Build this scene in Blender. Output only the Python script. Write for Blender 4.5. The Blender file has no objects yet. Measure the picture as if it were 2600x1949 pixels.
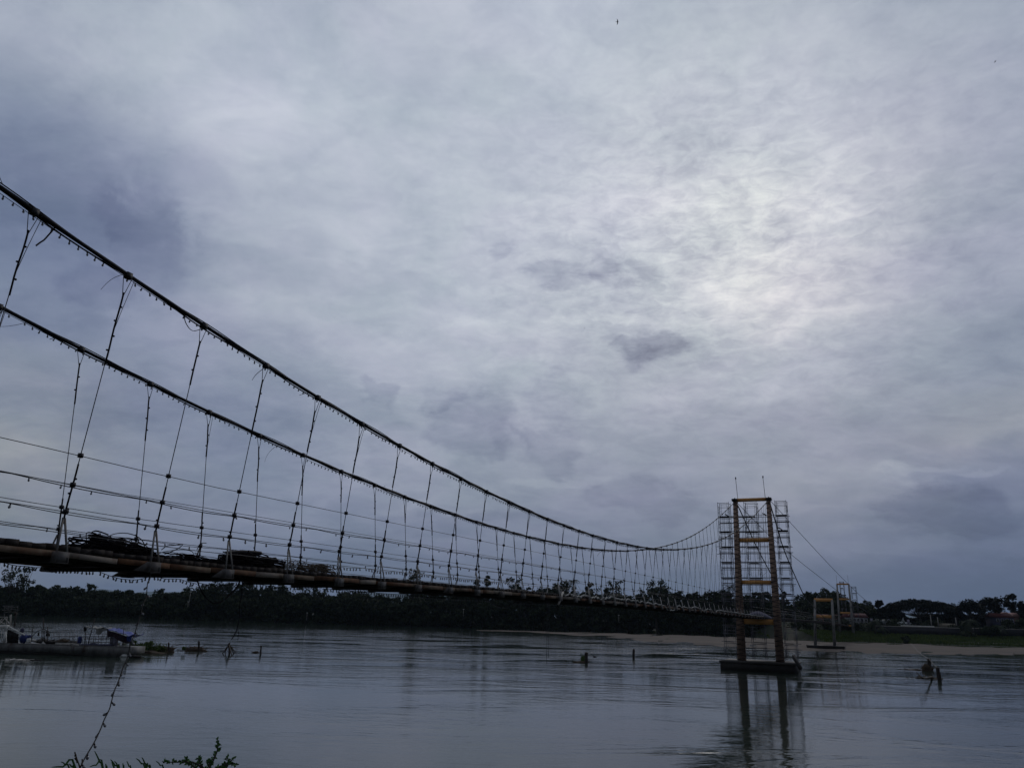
import bpy, math, random
import numpy as np
from mathutils import Vector, Matrix, Quaternion

# ------------------------------------------------------------------ camera
SC = bpy.context.scene
COL = SC.collection
HC = 4.9                                   # camera height above the river
F, PITCH, ROLL, AZ = 1956.4, .293, .029, .4424
IW, IH = 2600, 1949
_fw = np.array([0, math.cos(PITCH), math.sin(PITCH)])
_r0 = np.array([1., 0, 0]); _u0 = np.cross(_r0, _fw)
_r = math.cos(ROLL)*_r0 + math.sin(ROLL)*_u0
_u = -math.sin(ROLL)*_r0 + math.cos(ROLL)*_u0
CP = np.array([0, 0, HC])
cam = bpy.data.cameras.new('camera'); camo = bpy.data.objects.new('camera', cam); COL.objects.link(camo)
cam.sensor_fit = 'HORIZONTAL'; cam.sensor_width = 36; cam.lens = 36*F/IW
cam.clip_start = .1; cam.clip_end = 60000
camo.matrix_world = Matrix(((_r[0], _u[0], -_fw[0], 0), (_r[1], _u[1], -_fw[1], 0), (_r[2], _u[2], -_fw[2], HC), (0, 0, 0, 1)))
SC.camera = camo

def ray(x, y): return _fw + _r*(x-IW/2)/F + _u*(IH/2-y)/F
A = np.array([math.sin(AZ), math.cos(AZ), 0]); B = np.array([-math.cos(AZ), math.sin(AZ), 0])
def P(s, o, z): return A*s + B*o + np.array([0, 0, z])              # bridge coordinates: along, across, up
def at_s(x, y, s): d = ray(x, y); return CP + d*(s/(d@A))
def at_o(x, y, o): d = ray(x, y); return CP + d*(o/(d@B))
def at_y(x, y, Y): d = ray(x, y); return CP + d*(Y/d[1])
def at_z(x, y, z): d = ray(x, y); return CP + d*((z-HC)/d[2])
def at_d(x, y, D): d = ray(x, y); return CP + d*(D/np.linalg.norm(d))
def proj(p):
    q = np.asarray(p)-CP; return IW/2+F*(q@_r)/(q@_fw), IH/2-F*(q@_u)/(q@_fw)

# ------------------------------------------------------------------ exposure, sky, sun
SC.view_settings.view_transform = 'Standard'; SC.view_settings.look = 'None'
SC.view_settings.exposure = 0; SC.view_settings.gamma = 1
SC.render.engine = 'CYCLES'
SC.cycles.max_bounces = 6; SC.cycles.transparent_max_bounces = 8; SC.cycles.volume_bounces = 1
def lin(c): c = c/255; return c/12.92 if c < .04045 else ((c+.055)/1.055)**2.4
SUN_AZ, SUN_EL = math.radians(16), math.radians(30)
wd = bpy.data.worlds.new('World'); SC.world = wd; wd.use_nodes = True
class NT:
    def __init__(s, nt): s.nt = nt; s.n = nt.nodes; s.l = nt.links
    def node(s, t, **k):
        n = s.n.new(t)
        for a, v in k.items(): setattr(n, a, v)
        return n
    def put(s, sock, v):
        if isinstance(v, bpy.types.NodeSocket): s.l.new(v, sock)
        elif v is not None: sock.default_value = v
    def m(s, op, a, b=None, c=None, clamp=False):
        n = s.node('ShaderNodeMath', operation=op, use_clamp=clamp); s.put(n.inputs[0], a); s.put(n.inputs[1], b)
        if c is not None: s.put(n.inputs[2], c)
        return n.outputs[0]
    def mix(s, f, a, b, blend='MIX'):
        n = s.node('ShaderNodeMix', data_type='RGBA', blend_type=blend)
        s.put(n.inputs[0], f); s.put(n.inputs[6], a); s.put(n.inputs[7], b); return n.outputs[2]
    def noise(s, vec, scale, detail=4, rough=.5, dist=0, w=None):
        n = s.node('ShaderNodeTexNoise'); s.put(n.inputs['Vector'], vec)
        n.inputs['Scale'].default_value = scale; n.inputs['Detail'].default_value = detail
        n.inputs['Roughness'].default_value = rough; n.inputs['Distortion'].default_value = dist
        return n
    def rng(s, v, a, b, c=0., d=1., smooth=False):
        n = s.node('ShaderNodeMapRange', interpolation_type='SMOOTHSTEP' if smooth else 'LINEAR')
        s.put(n.inputs[0], v); n.inputs[1].default_value = a; n.inputs[2].default_value = b
        n.inputs[3].default_value = c; n.inputs[4].default_value = d; return n.outputs[0]
    def xyz(s, x, y, z):
        n = s.node('ShaderNodeCombineXYZ'); s.put(n.inputs[0], x); s.put(n.inputs[1], y); s.put(n.inputs[2], z); return n.outputs[0]
    def ramp(s, f, stops, interp='LINEAR'):
        n = s.node('ShaderNodeValToRGB'); cr = n.color_ramp; cr.interpolation = interp
        while len(cr.elements) > 1: cr.elements.remove(cr.elements[-1])
        for i, (p, c) in enumerate(stops):
            e = cr.elements[0] if i == 0 else cr.elements.new(p)
            e.position = p; e.color = (*c, 1)
        s.put(n.inputs[0], f); return n.outputs[0]

def azel(x, y):
    d = ray(x, y); return math.atan2(d[0], d[1]), math.atan2(d[2], math.hypot(d[0], d[1]))
# cloud cover seen in the sky: green-channel level per region of the sky (columns 235 px apart, rows as listed)
GY = [0, 176, 353, 529, 705, 882, 1058, 1234, 1410, 1528]
GV = [[166,172,176,180,176,179,187,182,176,172,160,163],
      [150,174,182,184,182,180,186,184,176,176,162,158],
      [120,140,178,184,182,182,187,182,191,187,160,156],
      [114,108,118,176,181,182,185,188,202,202,166,160],
      [132,126,136,170,178,183,178,190,196,192,158,148],
      [134,130,144,146,178,182,180,172,184,176,150,138],
      [150,132,128,138,163,168,164,150,150,146,138,146],
      [150,140,132,138,148,150,148,143,142,146,118,112],
      [137,136,134,126,123,121,123,124,126,121,106, 98],
      [114,102,108,108,106,105,108,108,102, 96, 86, 84]]
WARM = {(0,6):14,(0,7):16,(0,8):8,(1,6):6,(1,7):8,(2,8):6,(8,3):6,(9,3):6,(8,4):7,(9,4):6,(10,6):5,(11,6):7,(9,7):6,(10,2):2}
def skycol(x, y):
    x = min(max(x, 0), 2584); y = min(max(y, 0), 1527)
    fx = x/235; ix = min(int(fx), 10); tx = fx-ix
    iy = max(i for i in range(9) if GY[i] <= y); ty = (y-GY[iy])/(GY[iy+1]-GY[iy])
    def v(i, j):
        g = GV[j][i]+11; w = WARM.get((i, j), 0)
        return np.array([g-8-max(0, 160-g)*.12+min(w, 8)*.5, g, g+14+max(0, 185-g)*.23-w])
    c = (v(ix, iy)*(1-tx)+v(ix+1, iy)*tx)*(1-ty)+(v(ix, iy+1)*(1-tx)+v(ix+1, iy+1)*tx)*ty
    return c
W = NT(wd.node_tree); W.n.clear()
tc = W.node('ShaderNodeTexCoord').outputs['Generated']
sep = W.node('ShaderNodeSeparateXYZ'); W.l.new(tc, sep.inputs[0]); dx, dy, dz = sep.outputs
zz = W.m('ADD', W.m('MAXIMUM', dz, 0.), .30)
u_ = W.m('DIVIDE', dx, zz); v_ = W.m('DIVIDE', dy, zz)
cp = W.xyz(u_, v_, 0.)
warp = W.noise(cp, 2.6, 6, .6); wsep = W.node('ShaderNodeSeparateColor'); W.l.new(warp.outputs['Color'], wsep.inputs[0])
warpf = W.noise(tc, 9, 5, .6); wfs = W.node('ShaderNodeSeparateColor'); W.l.new(warpf.outputs['Color'], wfs.inputs[0])
az = W.m('ARCTAN2', dx, dy); el = W.m('ARCSINE', dz)
def warped(x, a1, s1, s2, k):
    return W.m('ADD', x, W.m('ADD', W.m('MULTIPLY', W.m('SUBTRACT', wsep.outputs[k], .5), s1*1.3), W.m('MULTIPLY', W.m('SUBTRACT', wfs.outputs[k], .5), s2)))
azw = warped(az, 0, .17, .09, 0); elw = warped(el, 0, .09, .05, 1)
AZ0, AZ1 = -.95, .95
azf = W.rng(azw, AZ0, AZ1)
ELS = [.005, .05, .10, .16, .23, .31, .40, .50, .61, .75]
cur = None
for k, e in enumerate(ELS):
    stops = []
    for i in range(20):
        aa = AZ0+(AZ1-AZ0)*i/19
        d = np.array([math.sin(aa)*math.cos(e), math.cos(aa)*math.cos(e), math.sin(e)])
        x, y = proj(CP+d*100); c = skycol(x, y)
        stops.append((i/19, tuple(lin(q) for q in c)))
    rr = W.ramp(azf, stops, 'LINEAR')
    cur = rr if cur is None else W.mix(W.rng(elw, ELS[k-1], e, smooth=True), cur, rr)
# single puffs, rifts and bright folds
blob = None
nf = W.noise(tc, 15, 7, .6, .6).outputs[0]; nfw = W.m('MULTIPLY', W.m('SUBTRACT', nf, .5), 2.6)
for x, y, rx, ry, amp in [(2330,1176,120,15,.16),(2480,1186,80,13,.18),(2290,1200,50,32,.10),(2430,1250,170,42,-.09),(1950,1195,200,30,.07),(400,600,140,150,-.11),(150,470,260,150,-.09),(130,780,170,90,-.07),(1010,1130,80,60,-.08),(640,1150,120,50,-.07),(640,330,160,150,.05),(1300,1130,60,40,-.08),(1110,1040,50,34,-.10),(1612,895,92,40,-.30),(1640,905,50,22,-.10),(1425,705,95,42,-.2),(1525,650,45,75,-.16),(1580,690,60,60,-.12),(1210,1085,120,72,-.2),(1420,1130,80,90,-.17),
      (930,990,50,50,-.16),(2400,1290,200,70,-.20),(2350,1190,100,26,.17),(2230,1195,60,40,.10),(1650,1270,110,50,-.16),(2100,1180,120,30,.10),
      (1855,735,170,42,.20),(2060,800,110,26,.14),(1840,530,160,60,.05),(1290,610,45,40,-.14),(1400,1005,90,45,-.12),(2560,1050,90,50,.14),(330,1010,160,90,-.10),(1230,820,150,20,.08),(1700,380,90,60,-.07),(250,700,110,70,-.14),(400,560,160,70,-.10),(2420,580,120,120,-.05),(1990,560,60,50,-.13),(2180,530,60,30,-.10),(700,770,160,50,.10),(60,1130,110,80,.12),(470,1180,150,60,.06),(640,1060,130,60,-.08),(1560,830,200,14,.10),(1420,1240,240,18,.10),(1180,1330,200,40,-.08)]:
    a0, e0 = azel(x, y); a1, _ = azel(x+rx, y); _, e1 = azel(x, y-ry)
    q1 = W.m('DIVIDE', W.m('SUBTRACT', azw if ry > 30 else az, a0), abs(a1-a0)); q2 = W.m('DIVIDE', W.m('SUBTRACT', elw, e0), abs(e1-e0))
    g = W.m('EXPONENT', W.m('MULTIPLY', W.m('ADD', W.m('MULTIPLY', q1, q1), W.m('MULTIPLY', q2, q2)), -1.))
    if amp < -.06 or ry < 20: g = W.rng(W.m('ADD', g, W.m('MULTIPLY', nfw, W.m('MULTIPLY_ADD', g, .7, .12))), .22, .62 if ry > 20 else .75, 0., .85, True)
    blob = W.m('MULTIPLY', g, amp) if blob is None else W.m('MULTIPLY_ADD', g, amp, blob)
n1 = W.noise(cp, 2.6, 7, .58, .3).outputs[0]; n2 = W.noise(W.xyz(W.m('MULTIPLY', u_, 1.), W.m('MULTIPLY', v_, 1.5), 3.), 7.5, 7, .6, .5).outputs[0]
n3 = W.noise(W.xyz(W.m('MULTIPLY', az, 6.), W.m('MULTIPLY', el, 13.), 1.), 2.2, 7, .66, .8).outputs[0]
n4 = W.noise(W.xyz(W.m('MULTIPLY', az, 14.), W.m('MULTIPLY', el, 34.), 5.), 2.2, 6, .66, .6).outputs[0]
a0, e0 = azel(1830, 640)
q1 = W.m('DIVIDE', W.m('SUBTRACT', az, a0), .30); q2 = W.m('DIVIDE', W.m('SUBTRACT', el, e0), .19)
rip = W.m('EXPONENT', W.m('MULTIPLY', W.m('ADD', W.m('MULTIPLY', q1, q1), W.m('MULTIPLY', q2, q2)), -1.))
blob = W.m('MULTIPLY', blob, 1.28)
gain = W.m('ADD', 1., blob)
gain = W.m('ADD', gain, W.m('MULTIPLY', W.m('SUBTRACT', W.rng(n1, .3, .7, 0., 1., True), .5), .20))
gain = W.m('ADD', gain, W.m('MULTIPLY', W.m('SUBTRACT', W.rng(n2, .36, .64, 0., 1., True), .5), .13))
gain = W.m('ADD', gain, W.m('MULTIPLY', W.m('SUBTRACT', n3, .5), W.m('MULTIPLY_ADD', rip, .35, .16)))
gain = W.m('ADD', gain, W.m('MULTIPLY', W.m('SUBTRACT', W.rng(n4, .3, .7, .28, .72, True), .5), W.m('MULTIPLY_ADD', rip, .75, .08)))
n5 = W.noise(cp, 19., 6, .68, .4).outputs[0]
gain = W.m('ADD', gain, W.m('MULTIPLY', W.m('SUBTRACT', n5, .5), W.m('MULTIPLY_ADD', rip, .20, .10)))
# the evening sky is bright ahead and dark behind the viewer
back = W.rng(dy, .35, -.5, 1., .42, True)
cl = W.mix(1., cur, W.xyz(W.m('POWER', gain, 1.08), gain, W.m('POWER', gain, .72)), 'MULTIPLY')
cl = W.mix(1., cl, W.xyz(back, back, back), 'MULTIPLY')
tint = W.mix(W.rng(n1, .35, .65, 0., 1.), (.965, 1.01, .985, 1), (1.015, .985, 1.03, 1))
cl = W.mix(1., cl, tint, 'MULTIPLY')
cl = W.mix(W.rng(dz, -.02, .004, 1., 0.), cl, (.02, .025, .03, 1))
sk = W.node('ShaderNodeTexSky', sky_type='NISHITA', sun_disc=False, sun_elevation=SUN_EL, sun_rotation=SUN_AZ, air_density=1.5, dust_density=4.)
bg1 = W.node('ShaderNodeBackground'); W.put(bg1.inputs[0], cl); bg1.inputs[1].default_value = 1.0
bg2 = W.node('ShaderNodeBackground'); W.put(bg2.inputs[0], sk.outputs[0]); bg2.inputs[1].default_value = .05
mx = W.node('ShaderNodeMixShader'); mx.inputs[0].default_value = .04
W.l.new(bg1.outputs[0], mx.inputs[1]); W.l.new(bg2.outputs[0], mx.inputs[2])
wo = W.node('ShaderNodeOutputWorld'); W.l.new(mx.outputs[0], wo.inputs[0])
wd.cycles.sampling_method = 'MANUAL'; wd.cycles.sample_map_resolution = 512

sl = bpy.data.lights.new('sun', 'SUN'); sl.energy = .4; sl.angle = math.radians(25); sl.color = (1, .95, .88)
so = bpy.data.objects.new('sun', sl); COL.objects.link(so)
sd = Vector((math.sin(SUN_AZ)*math.cos(SUN_EL), math.cos(SUN_AZ)*math.cos(SUN_EL), math.sin(SUN_EL)))
so.rotation_euler = sd.to_track_quat('Z', 'Y').to_euler()

# ------------------------------------------------------------------ helpers
rnd = random.Random(7); RG = np.random.default_rng(11)
class MB:
    """collects shapes; build() links them as ONE mesh object"""
    def __init__(s): s.v = []; s.f = []; s.mi = []; s.n = 0
    def add(s, v, f, mi=0):
        v = np.asarray(v, float); s.v.append(v); s.f += [tuple(i+s.n for i in q) for q in f]; s.mi += [mi]*len(f); s.n += len(v); return s
    def box(s, c, x, y, z, mi=0):          # centre and three half-axis vectors
        c, x, y, z = (np.asarray(q, float) for q in (c, x, y, z))
        v = [c+i*x+j*y+k*z for i in (-1, 1) for j in (-1, 1) for k in (-1, 1)]
        return s.add(v, [(0,1,3,2),(4,6,7,5),(0,4,5,1),(2,3,7,6),(0,2,6,4),(1,5,7,3)], mi)
    def bar(s, p, q, w, h, up=(0, 0, 1), mi=0, w2=None, h2=None):   # rectangular bar, may taper
        p, q, up = (np.asarray(t, float) for t in (p, q, up)); d = q-p; d = d/(np.linalg.norm(d)+1e-9)
        sx = np.cross(d, up); sx /= (np.linalg.norm(sx)+1e-9); sy = np.cross(sx, d)
        w2 = w if w2 is None else w2; h2 = h if h2 is None else h2
        v = [p+sx*w/2*i+sy*h/2*j for i, j in ((-1,-1),(1,-1),(1,1),(-1,1))]+[q+sx*w2/2*i+sy*h2/2*j for i, j in ((-1,-1),(1,-1),(1,1),(-1,1))]
        return s.add(v, [(3,2,1,0),(4,5,6,7),(0,1,5,4),(1,2,6,5),(2,3,7,6),(3,0,4,7)], mi)
    def tube(s, pts, r, n=5, mi=0, cap=True):
        pts = np.asarray(pts, float); k = len(pts)
        rr = np.full(k, float(r)) if np.ndim(r) == 0 else np.interp(np.linspace(0, 1, k), np.linspace(0, 1, len(r)), r)
        t = np.gradient(pts, axis=0); t /= (np.linalg.norm(t, axis=1)[:, None]+1e-9)
        ref = np.array([0, 0, 1.]) if abs(t[0][2]) < .9 else np.array([1., 0, 0])
        V = []
        for i in range(k):
            a = np.cross(t[i], ref); 
            if np.linalg.norm(a) < 1e-4: a = np.cross(t[i], [0, 1, 0])
            a /= np.linalg.norm(a); b = np.cross(t[i], a); ref = np.cross(a, t[i]) if np.dot(np.cross(a, t[i]), ref) > 0 else -np.cross(a, t[i])
            for j in range(n):
                th = 2*math.pi*j/n; V.append(pts[i]+rr[i]*(math.cos(th)*a+math.sin(th)*b))
        Fc = [(i*n+j, i*n+(j+1) % n, (i+1)*n+(j+1) % n, (i+1)*n+j) for i in range(k-1) for j in range(n)]
        if cap: Fc += [tuple(range(n-1, -1, -1)), tuple(range((k-1)*n, k*n))]
        return s.add(V, Fc, mi)
    def blob(s, c, r, seed=0, rough=.2, seg=8, ring=6, mi=0):       # lumpy ellipsoid
        g = random.Random(seed); c = np.asarray(c, float); V = []
        for i in range(ring+1):
            ph = math.pi*i/ring
            for j in range(seg):
                th = 2*math.pi*j/seg; k = 1+g.uniform(-rough, rough)
                V.append(c+np.array([r[0]*math.sin(ph)*math.cos(th), r[1]*math.sin(ph)*math.sin(th), r[2]*math.cos(ph)])*k)
        return s.add(V, [(i*seg+j, (i+1)*seg+j, (i+1)*seg+(j+1) % seg, i*seg+(j+1) % seg) for i in range(ring) for j in range(seg)], mi)
    def quads(s, V, mi=0):                  # V: (n,4,3)
        n = len(V); base = s.n; s.v.append(np.asarray(V, float).reshape(-1, 3)); s.n += 4*n
        s.f += [(base+4*i, base+4*i+1, base+4*i+2, base+4*i+3) for i in range(n)]; s.mi += [mi]*n; return s
    def build(s, name, mats, parent=None, smooth=False):
        V = np.concatenate(s.v)
        loc = np.zeros(3)
        if parent is not None: loc = np.array(wloc(parent))
        else:
            loc = np.array([(V[:, 0].min()+V[:, 0].max())/2, (V[:, 1].min()+V[:, 1].max())/2, V[:, 2].min()])
        me = bpy.data.meshes.new(name); 
        me.vertices.add(len(V)); me.vertices.foreach_set('co', (V-loc).ravel())
        tot = np.array([len(q) for q in s.f]); st = np.concatenate([[0], np.cumsum(tot)[:-1]])
        me.loops.add(int(tot.sum())); me.loops.foreach_set('vertex_index', np.fromiter((i for q in s.f for i in q), int))
        me.polygons.add(len(s.f)); me.polygons.foreach_set('loop_start', st); me.polygons.foreach_set('loop_total', tot)
        mats = mats if isinstance(mats, (list, tuple)) else [mats]
        for m in mats: me.materials.append(m)
        if len(mats) > 1: me.polygons.foreach_set('material_index', np.array(s.mi))
        if smooth: me.polygons.foreach_set('use_smooth', np.ones(len(s.f), bool))
        me.update(calc_edges=True); me.validate()
        o = bpy.data.objects.new(name, me); COL.objects.link(o)
        if parent is not None: o.parent = parent
        else: o.location = loc
        return o
_L = {}
def wloc(o):
    p = Vector((0, 0, 0))
    while o is not None: p = p+o.location; o = o.parent
    return p
def tag(o, label=None, cat=None, group=None, kind=None):
    if label: o['label'] = label
    if cat: o['category'] = cat
    if group: o['group'] = group
    if kind: o['kind'] = kind
    return o
def empty(name, loc, label, cat, group=None):
    o = bpy.data.objects.new(name, None); COL.objects.link(o); o.location = Vector([float(q) for q in loc]); o.empty_display_size = .2
    return tag(o, label, cat, group)
def place(src, loc, parent=None, rot=None, name=None):              # linked copy of one mesh object
    o = src.copy(); COL.objects.link(o); o.parent = parent
    o.location = Vector([float(q) for q in loc]) - (wloc(parent) if parent else Vector((0, 0, 0)))
    if rot is not None: o.rotation_euler = rot
    return o

def mat(name, base, rough=.8, var=.3, scale=3., metal=0., spec=.3, bump=0., col2=None, c2=(.45, .6), c2s=1.2, stretch=(1, 1, 1), coord='Object', emis=None, trans=0.):
    m = bpy.data.materials.new(name); m.use_nodes = True; T = NT(m.node_tree); T.n.clear()
    tcn = T.node('ShaderNodeTexCoord').outputs[coord] if coord != 'World' else T.node('ShaderNodeNewGeometry').outputs['Position']
    mp = T.node('ShaderNodeMapping'); T.put(mp.inputs[0], tcn); mp.inputs['Scale'].default_value = stretch; vec = mp.outputs[0]
    n = T.noise(vec, scale, 6, .6).outputs[0]
    c = T.mix(T.rng(n, .3, .7), (*[q*(1-var) for q in base], 1), (*[min(1, q*(1+var)) for q in base], 1))
    if col2:
        n2 = T.noise(vec, c2s, 5, .65, .4).outputs[0]; c = T.mix(T.rng(n2, c2[0], c2[1]), c, (*col2, 1))
    b = T.node('ShaderNodeBsdfPrincipled'); T.put(b.inputs['Base Color'], c); b.inputs['Roughness'].default_value = rough
    b.inputs['Metallic'].default_value = metal; b.inputs['Specular IOR Level'].default_value = spec
    if trans: b.inputs['Transmission Weight'].default_value = trans
    if bump:
        bn = T.node('ShaderNodeBump'); bn.inputs['Strength'].default_value = bump; bn.inputs['Distance'].default_value = .05
        T.put(bn.inputs['Height'], n); T.l.new(bn.outputs[0], b.inputs['Normal'])
    o = T.node('ShaderNodeOutputMaterial'); T.l.new(b.outputs[0], o.inputs[0]); return m
M = dict(
 cable=mat('black_cable', (.007, .006, .008), .6, .4, 8, spec=.15),
 wire=mat('steel_wire', (.012, .012, .016), .5, .3, 8),
 plank=mat('dark_plank', (.035, .026, .022), .85, .4, 2.5, col2=(.02, .018, .018), stretch=(1, 1, 3)),
 fascia=mat('weathered_fascia', (.13, .095, .065), .85, .5, 4, col2=(.10, .045, .022), c2=(.46, .58), c2s=1.1, bump=.3),
 fascia_pale=mat('pale_fascia', (.20, .17, .14), .85, .3, 4, col2=(.10, .06, .04), c2=(.5, .68), c2s=2.0, bump=.3),
 fascia_rust=mat('rusty_fascia', (.13, .065, .033), .85, .5, 5, col2=(.07, .035, .02), c2=(.48, .62), c2s=1.5, bump=.3),
 beam=mat('dark_steel_beam', (.035, .03, .028), .8, .35, 3),
 galv=mat('galvanised_strap', (.10, .098, .095), .6, .25, 9, metal=.3, col2=(.12, .09, .07), c2=(.55, .7), c2s=4),
 galvbox=mat('grey_channel', (.085, .08, .078), .7, .25, 6, col2=(.09, .07, .06), c2=(.5, .7), c2s=4),
 clamp=mat('clamp_iron', (.015, .014, .018), .6, .2, 9),
 bulbglass=mat('bulb_glass', (.12, .12, .13), .25, .1, 5, spec=.6),
 socket=mat('bulb_socket', (.012, .012, .014), .6, .1, 5),
 concrete=mat('tower_concrete', (.26, .175, .13), .9, .3, 1.5, col2=(.14, .10, .085), c2=(.5, .68), c2s=.6, bump=.2),
 concrete_far=mat('pale_concrete', (.22, .21, .20), .9, .2, 1.2, col2=(.10, .10, .09), c2=(.5, .7), c2s=.5),
 orange=mat('orange_paint', (.52, .25, .075), .6, .15, 1.2, col2=(.30, .13, .03), c2=(.56, .75), c2s=.8),
 cap=mat('wet_dark_concrete', (.028, .024, .022), .7, .3, 1.5),
 scaf=mat('scaffold_tube', (.10, .10, .12), .5, .2, 4, metal=.3),
 scafdeck=mat('scaffold_board', (.03, .03, .035), .8, .2, 4),
 bark=mat('bark', (.045, .038, .03), .9, .3, 4),
 wood=mat('weathered_post', (.035, .028, .024), .9, .35, 5, bump=.4, stretch=(1, 1, .2)),
 debris=mat('driftwood', (.05, .035, .022), .9, .4, 6),
 hull=mat('hull_steel', (.12, .118, .112), .7, .4, 1.6, col2=(.05, .035, .025), c2=(.56, .66), c2s=.9, stretch=(1, 1, .4)),
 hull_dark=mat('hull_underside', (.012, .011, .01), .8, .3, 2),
 blue=mat('blue_plastic', (.01, .024, .12), .5, .25, 3), bluetarp=mat('blue_tarp', (.008, .028, .22), .5, .25, 3, bump=.6),
 greytarp=mat('grey_tarp', (.16, .16, .15), .7, .25, 3, bump=.6), red=mat('dark_red_cloth', (.02, .010, .018), .8, .3, 5),
 white=mat('dirty_white', (.50, .50, .47), .7, .2, 3), pale=mat('pale_planks', (.34, .32, .29), .8, .25, 4),
 rail=mat('railing_tube', (.16, .16, .165), .5, .2, 4), greybox=mat('grey_panel', (.17, .16, .2), .7, .2, 3),
 pathm=mat('worn_path', (.10, .10, .085), .95, .3, .6),
 strap_pale=mat('pale_strap', (.26, .25, .24), .7, .25, 6),
 heapcable=mat('dull_black_cable', (.006, .005, .007), .95, .3, 8, spec=.03),
 rope=mat('pale_rope', (.32, .31, .29), .9, .2, 8),
 wallw=mat('white_render', (.36, .37, .38), .85, .12, .6), wallp=mat('pink_render', (.30, .17, .15), .85, .12, .6), wallb=mat('blue_render', (.05, .05, .085), .85, .15, .6),
 roofr=mat('red_roof', (.07, .016, .016), .8, .25, 1.2), roofg=mat('pale_roof', (.26, .28, .28), .8, .2, 1.), wallg=mat('grey_retaining_wall', (.026, .026, .03), .9, .3, .4, stretch=(1, 1, 3)),
 wallc=mat('cream_fence', (.24, .21, .16), .85, .15, .8), glassd=mat('dark_window', (.012, .014, .018), .2, .1, 2, spec=.6),
 bird=mat('dark_plumage', (.02, .02, .022), .8, .2, 6),
)
def leafmat(name, c1, c2, dark=1.):
    m = bpy.data.materials.new(name); m.use_nodes = True; T = NT(m.node_tree); T.n.clear()
    g = T.node('ShaderNodeNewGeometry'); oi = T.node('ShaderNodeObjectInfo')
    n = T.noise(g.outputs['Position'], .35, 4, .6).outputs[0]; n2 = T.noise(g.outputs['Position'], 2.5, 3, .6).outputs[0]
    f = T.m('ADD', T.m('MULTIPLY', n, .6), T.m('MULTIPLY', n2, .4))
    c = T.mix(T.rng(f, .38, .62), (*c1, 1), (*c2, 1))
    b = T.node('ShaderNodeBsdfPrincipled'); T.put(b.inputs['Base Color'], c); b.inputs['Roughness'].default_value = .75; b.inputs['Specular IOR Level'].default_value = .15
    o = T.node('ShaderNodeOutputMaterial'); T.l.new(b.outputs[0], o.inputs[0]); return m
M['leaf'] = leafmat('far_foliage', (.012, .020, .012), (.046, .058, .026))
M['leaf_dark'] = leafmat('dark_foliage', (.006, .009, .008), (.012, .015, .011))
M['leaf_near'] = leafmat('near_foliage', (.05, .12, .035), (.08, .18, .05))
M['hyacinth'] = leafmat('water_plant_leaf', (.035, .06, .018), (.07, .10, .025))
M['palm'] = leafmat('palm_frond', (.018, .028, .018), (.035, .045, .025))
# ------------------------------------------------------------------ setting: ground, water, sandbar, hills
def pw(pts, x): return float(np.interp(x, [p[0] for p in pts], [p[1] for p in pts]))
SHORE_PX = [(-60,1558),(450,1571),(1000,1588.5),(1500,1602.5),(1870,1612),(1960,1618),(2050,1628),(2180,1629),(2300,1631),(2450,1632),(2600,1633),(2800,1637)]
SH = [tuple(at_z(x, y, 0)[:2]) if x < 2100 else (at_y(x, y, 268)[0], 268.) for x, y in SHORE_PX]; SH = [(-3000, 330)]+SH+[(3000, SH[-1][1]+20)]
def shore(x): return pw(SH, x)
XR = at_z(2010, 1625, 0)[0]                # where the wooded bank gives way to the grassy one
def rise_h(x): return 1.4+1.6*min(1, max(0, (x-XR+25)/30))
def gz(x, y):
    h = -2.2
    if y < 40:                              # near bank
        yb = 15.5+1.5*math.sin(x*.21)+.8*math.sin(x*.53+1)
        n = 3.3-.2*math.sin(x*.7)*math.sin(y*.9)
        if x < -12: n += min(2.2, (-12-x)*.08)*(1 if y < 0 else 0)
        t = (y-4)/(yb-4); h = n if t < 0 else n-(n+.02)*t if t < 1 else max(-2.2, -(y-yb)*.35)
    s = shore(x)
    if y > s-12:
        R = rise_h(x); w = 10+10*(R > 2)
        t = (y-s)/w; h = max(h, min(R, R*t)) if t > 0 else max(h, (y-s)*.2)
        if x > XR-5 and y > s+w+4: h = R+3.0*min(1, (y-s-w-4)/3.0)*min(1, (x-XR+5)/8)   # street level of the town
        if y > s+150: h = max(h, 3)
    return h
def axis(a): return np.array(sorted(set(np.round(a, 3))))
xs = axis(list(np.arange(-420, 420, 6))+[420*1.25**k for k in range(18)]+[-420*1.25**k for k in range(18)])
xs = axis(list(xs)+list(np.arange(-30, 30, 1.5)))
ys = axis([-20000, -9000, -3000, -800, -200, -60, -20]+list(np.arange(-10, 30, 1.2))+[30, 40, 80, 140, 200, 240]+list(np.arange(246, 350, 2.))+[360, 400, 480, 600, 900, 1500, 3000, 6000, 12000, 20000])
b = MB(); nx, ny = len(xs), len(ys)
V = [(x, y, gz(x, y) + (random.Random(int(x*7+y*13)).uniform(-.05, .05))) for y in ys for x in xs]
b.add(V, [(j*nx+i, j*nx+i+1, (j+1)*nx+i+1, (j+1)*nx+i) for j in range(ny-1) for i in range(nx-1)])
M['ground'] = mat('earth_and_grass', (.022, .028, .014), .95, .4, .35, col2=(.030, .024, .016), c2=(.5, .62), c2s=.12, coord='World', bump=.4)
tag(b.build('ground', M['ground'], smooth=True), kind='structure')

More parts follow.
